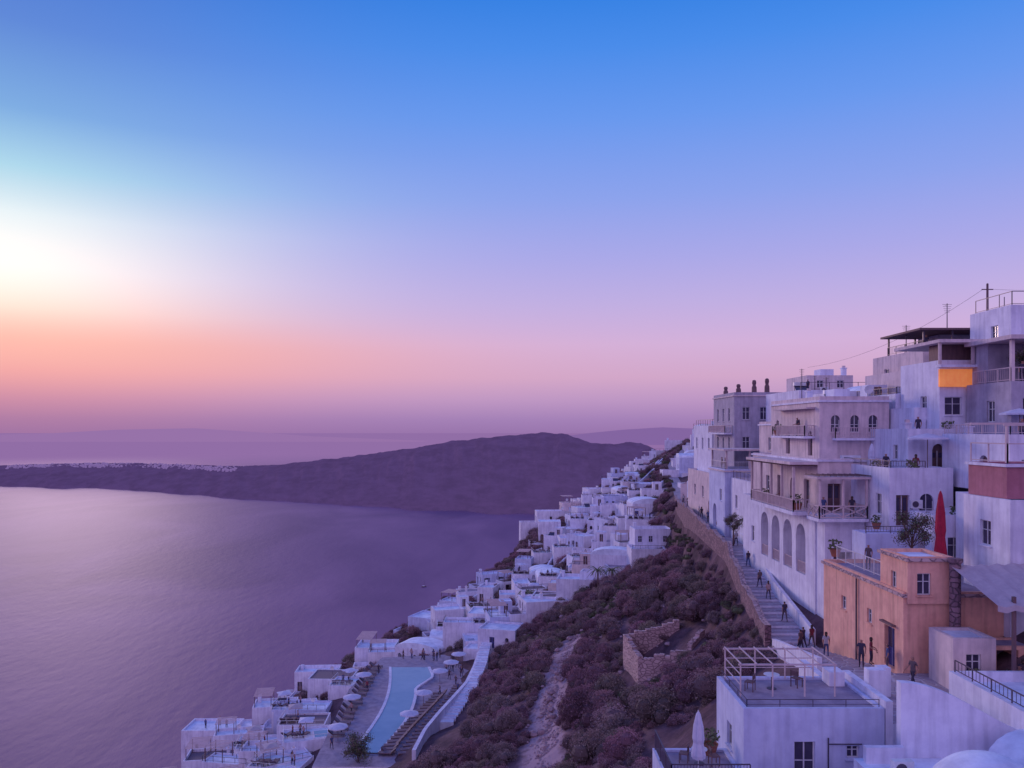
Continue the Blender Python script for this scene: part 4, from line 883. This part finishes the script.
for x,y in((-34,131),(-38,140),(-29,146),(-31,122),(-40,128),(-33,114),(-6,176),(4,190),(14,200),(20,222),(34,232),(30,182),(22,170),(-2,165),(10,178),(26,196),(-12,168),(6,164),(17,184),(32,206),(38,246),(-4,158),(14,166),(24,212),(9,206),(36,222)):
    z=ground(x,y)+R.uniform(1.4,2.4); b=MB(); b.block(-3.8,3.8,-2.8,2.8,-7,0,WHITE,ph=.3,roof=R.choice([DECK,CONC,ROOF])); b.rail([(-3.7,2.7),(-3.7,-2.7),(3.7,-2.7)],.3,.7,FRAME,sp=0)
    if R.random()<.5: b.box(.6,3.0,-1.9,1.2,.004,.2,WHITE); b.poly([(.8,-1.7,.205),(2.8,-1.7,.205),(2.8,1.0,.205),(.8,1.0,.205)],SPA)
    b.build('terrace_deck',(x,y,z),R.uniform(-.2,.3))
    if R.random()<.75: open_parasol(x+R.uniform(-2.5,-.5),y+.8,z,2.4,1.6,R.choice([CANVW,CANV]),sq=True)
    for j in range(3): lounger(x-3+1.2*j,y-.6,z,R.uniform(2.6,3.4))
    for j in range(3): person(x+R.uniform(-2.5,2.5),y-R.uniform(-1.5,1.8),z,R.uniform(0,6),R.choice(['stand','lean']),R.randrange(6),0,1)
for y in(104,112,113,118,122,129,130,141,142,150,158,168,175): 
    C=ctrl(y); person(C[6][0]+1.1+R.uniform(-.4,.6),y,C[6][1]+.03,R.uniform(-.5,.5)+(3.1 if R.random()<.5 else 0),'walk',R.randrange(6),0,1,R.random()<.5)
vg=[]
for k in range(650):
    y=R.uniform(150,300);C=ctrl(y);x=R.uniform(C[2][0],C[6][0]); vg.append((x,y,ground(x,y)+R.uniform(-.4,.5),R.uniform(.7,1.9),R.uniform(0,6)))
inst_group('village_shrubs',gm[:1]+bm[:4],vg)
b=MB()
for k in range(26): b.box(18.2-.42*k,20.0-.42*k,152.5+.1*k,154-.0+.1*k,-38,-28.6-.32*k,WHITE)
b.build('white_stairs')
b=MB(); bx,by=-157,1427
hull=[(-5,0),(-4,1.3),(1,1.6),(5,0),(1,-1.6),(-4,-1.3)]
b.poly([(x,y,1.3) for x,y in hull],DECK)
for k in range(6):
    a,c=hull[k],hull[(k+1)%6]; b.poly([(a[0]*.85,a[1]*.7,-.3),(c[0]*.85,c[1]*.7,-.3),(c[0],c[1],1.3),(a[0],a[1],1.3)],BROWN)
b.box(-2.5,1,-.8,.8,1.3,2.2,FRAME); b.lathe(.8,0,[(.2,1.3),(.12,13)],METAL,6); b.beam((.8,0,2.6),(-4,0,2.6),.3,CANVW); b.build('sailing_boat',(bx,by,SEA+.2),.6)

# ------------------------------------------------------------ world
w=bpy.data.worlds.new('World'); scene.world=w; w.use_nodes=True; nt=w.node_tree; bg=nt.nodes['Background']
tc=nd(nt,'ShaderNodeTexCoord'); nrm=nd(nt,'ShaderNodeVectorMath',operation='NORMALIZE'); nt.links.new(tc.outputs['Generated'],nrm.inputs[0])
sx=nd(nt,'ShaderNodeSeparateXYZ'); nt.links.new(nrm.outputs[0],sx.inputs[0])
def M(op,a,b_=None,clamp=False):
    n=nd(nt,'ShaderNodeMath',operation=op,use_clamp=clamp)
    for i,v in enumerate((a,b_)):
        if v is None: continue
        if isinstance(v,(int,float)): n.inputs[i].default_value=v
        else: nt.links.new(v,n.inputs[i])
    return n.outputs[0]
el=M('ARCSINE',sx.outputs[2]); az=M('ARCTAN2',sx.outputs[0],sx.outputs[1])
f=M('ADD',el,.1)
def ramp(stops):
    r=nd(nt,'ShaderNodeValToRGB'); r.color_ramp.interpolation='LINEAR'; E=r.color_ramp.elements
    st=[(math.atan((430-py)/800),c) for py,c in stops]
    for i,(e,c) in enumerate(st):
        p=min(1,e+.1)
        if i==0: E[0].position=p;E[0].color=S(*c)
        elif i==1: E[1].position=p;E[1].color=S(*c)
        else: x=E.new(p); x.color=S(*c)
    nt.links.new(f,r.inputs['Fac']); return r.outputs['Color']
def gauss(a0,sa,e0,se):
    u=M('DIVIDE',M('SUBTRACT',az,a0),sa); v=M('DIVIDE',M('SUBTRACT',el,e0),se)
    return M('EXPONENT',M('MULTIPLY',M('ADD',M('MULTIPLY',u,u),M('MULTIPLY',v,v)),-1.0))
r1=ramp([(470,(135,103,162)),(438,(147,112,168)),(420,(162,128,183)),(400,(188,150,196)),(378,(208,166,202)),(345,(210,176,218)),(305,(192,174,226)),(260,(170,168,232)),(200,(140,162,236)),(120,(104,152,238)),(50,(74,140,234)),(0,(55,130,228)),(-250,(48,112,205)),(-1000,(60,110,205))])
r2=ramp([(470,(142,102,158)),(438,(150,108,162)),(420,(168,118,164)),(402,(198,134,166)),(378,(234,156,164)),(352,(252,186,170)),(325,(253,216,206)),(290,(242,230,234)),(245,(222,234,242)),(205,(172,216,236)),(155,(124,172,226)),(80,(94,136,216)),(0,(74,118,208)),(-300,(60,105,200))])
da=M('SUBTRACT',az,-.62); g=M('DIVIDE',da,.33); g=M('MULTIPLY',g,g); g=M('MULTIPLY',g,-1.0); wl=M('EXPONENT',g)
mx=nd(nt,'ShaderNodeMix',data_type='RGBA'); nt.links.new(wl,mx.inputs['Factor']); nt.links.new(r1,mx.inputs['A']); nt.links.new(r2,mx.inputs['B'])
# broad warm band low over the western horizon
hb=nd(nt,'ShaderNodeMix',data_type='RGBA'); nt.links.new(mx.outputs['Result'],hb.inputs['A']); hb.inputs['B'].default_value=S(246,172,166)
nt.links.new(M('MULTIPLY',gauss(-.50,.42,.088,.036),.62),hb.inputs['Factor'])
gl=nd(nt,'ShaderNodeMix',data_type='RGBA',blend_type='ADD'); gl.clamp_result=False; nt.links.new(hb.outputs['Result'],gl.inputs['A']); gl.inputs['B'].default_value=(.24,.23,.15,1); nt.links.new(gauss(-.58,.19,.17,.06),gl.inputs['Factor'])
sky=nd(nt,'ShaderNodeTexSky',sky_type='NISHITA'); sky.sun_disc=False; sky.sun_elevation=math.radians(8.6); sky.sun_rotation=-.53; sky.dust_density=2
ad=nd(nt,'ShaderNodeMix',data_type='RGBA',blend_type='ADD'); ad.clamp_result=False; ad.inputs['Factor'].default_value=.0006; nt.links.new(gl.outputs['Result'],ad.inputs['A']); nt.links.new(sky.outputs[0],ad.inputs['B'])
bk=M('MULTIPLY',sx.outputs[1],-1.4,True)
mb=nd(nt,'ShaderNodeMix',data_type='RGBA'); nt.links.new(bk,mb.inputs['Factor']); nt.links.new(ad.outputs['Result'],mb.inputs['A']); mb.inputs['B'].default_value=(.66,.49,.98,1)
nt.links.new(mb.outputs['Result'],bg.inputs['Color']); bg.inputs['Strength'].default_value=1.0
sd=bpy.data.lights.new('sun','SUN'); sd.energy=1.3; sd.angle=math.radians(14); sd.color=(1,.70,.74)
so=bpy.data.objects.new('sun',sd); scene.collection.objects.link(so); so.rotation_euler=Vector((-.565,1,.2)).to_track_quat('Z','Y').to_euler()
cd=bpy.data.cameras.new('camera'); co=bpy.data.objects.new('camera',cd); scene.collection.objects.link(co)
cd.sensor_width=36; cd.lens=28.125; cd.shift_y=46/1024; cd.clip_start=.5; cd.clip_end=200000
co.rotation_euler=(math.radians(90),0,0); scene.camera=co
scene.view_settings.view_transform='Standard'; scene.view_settings.look='None'; scene.view_settings.exposure=0
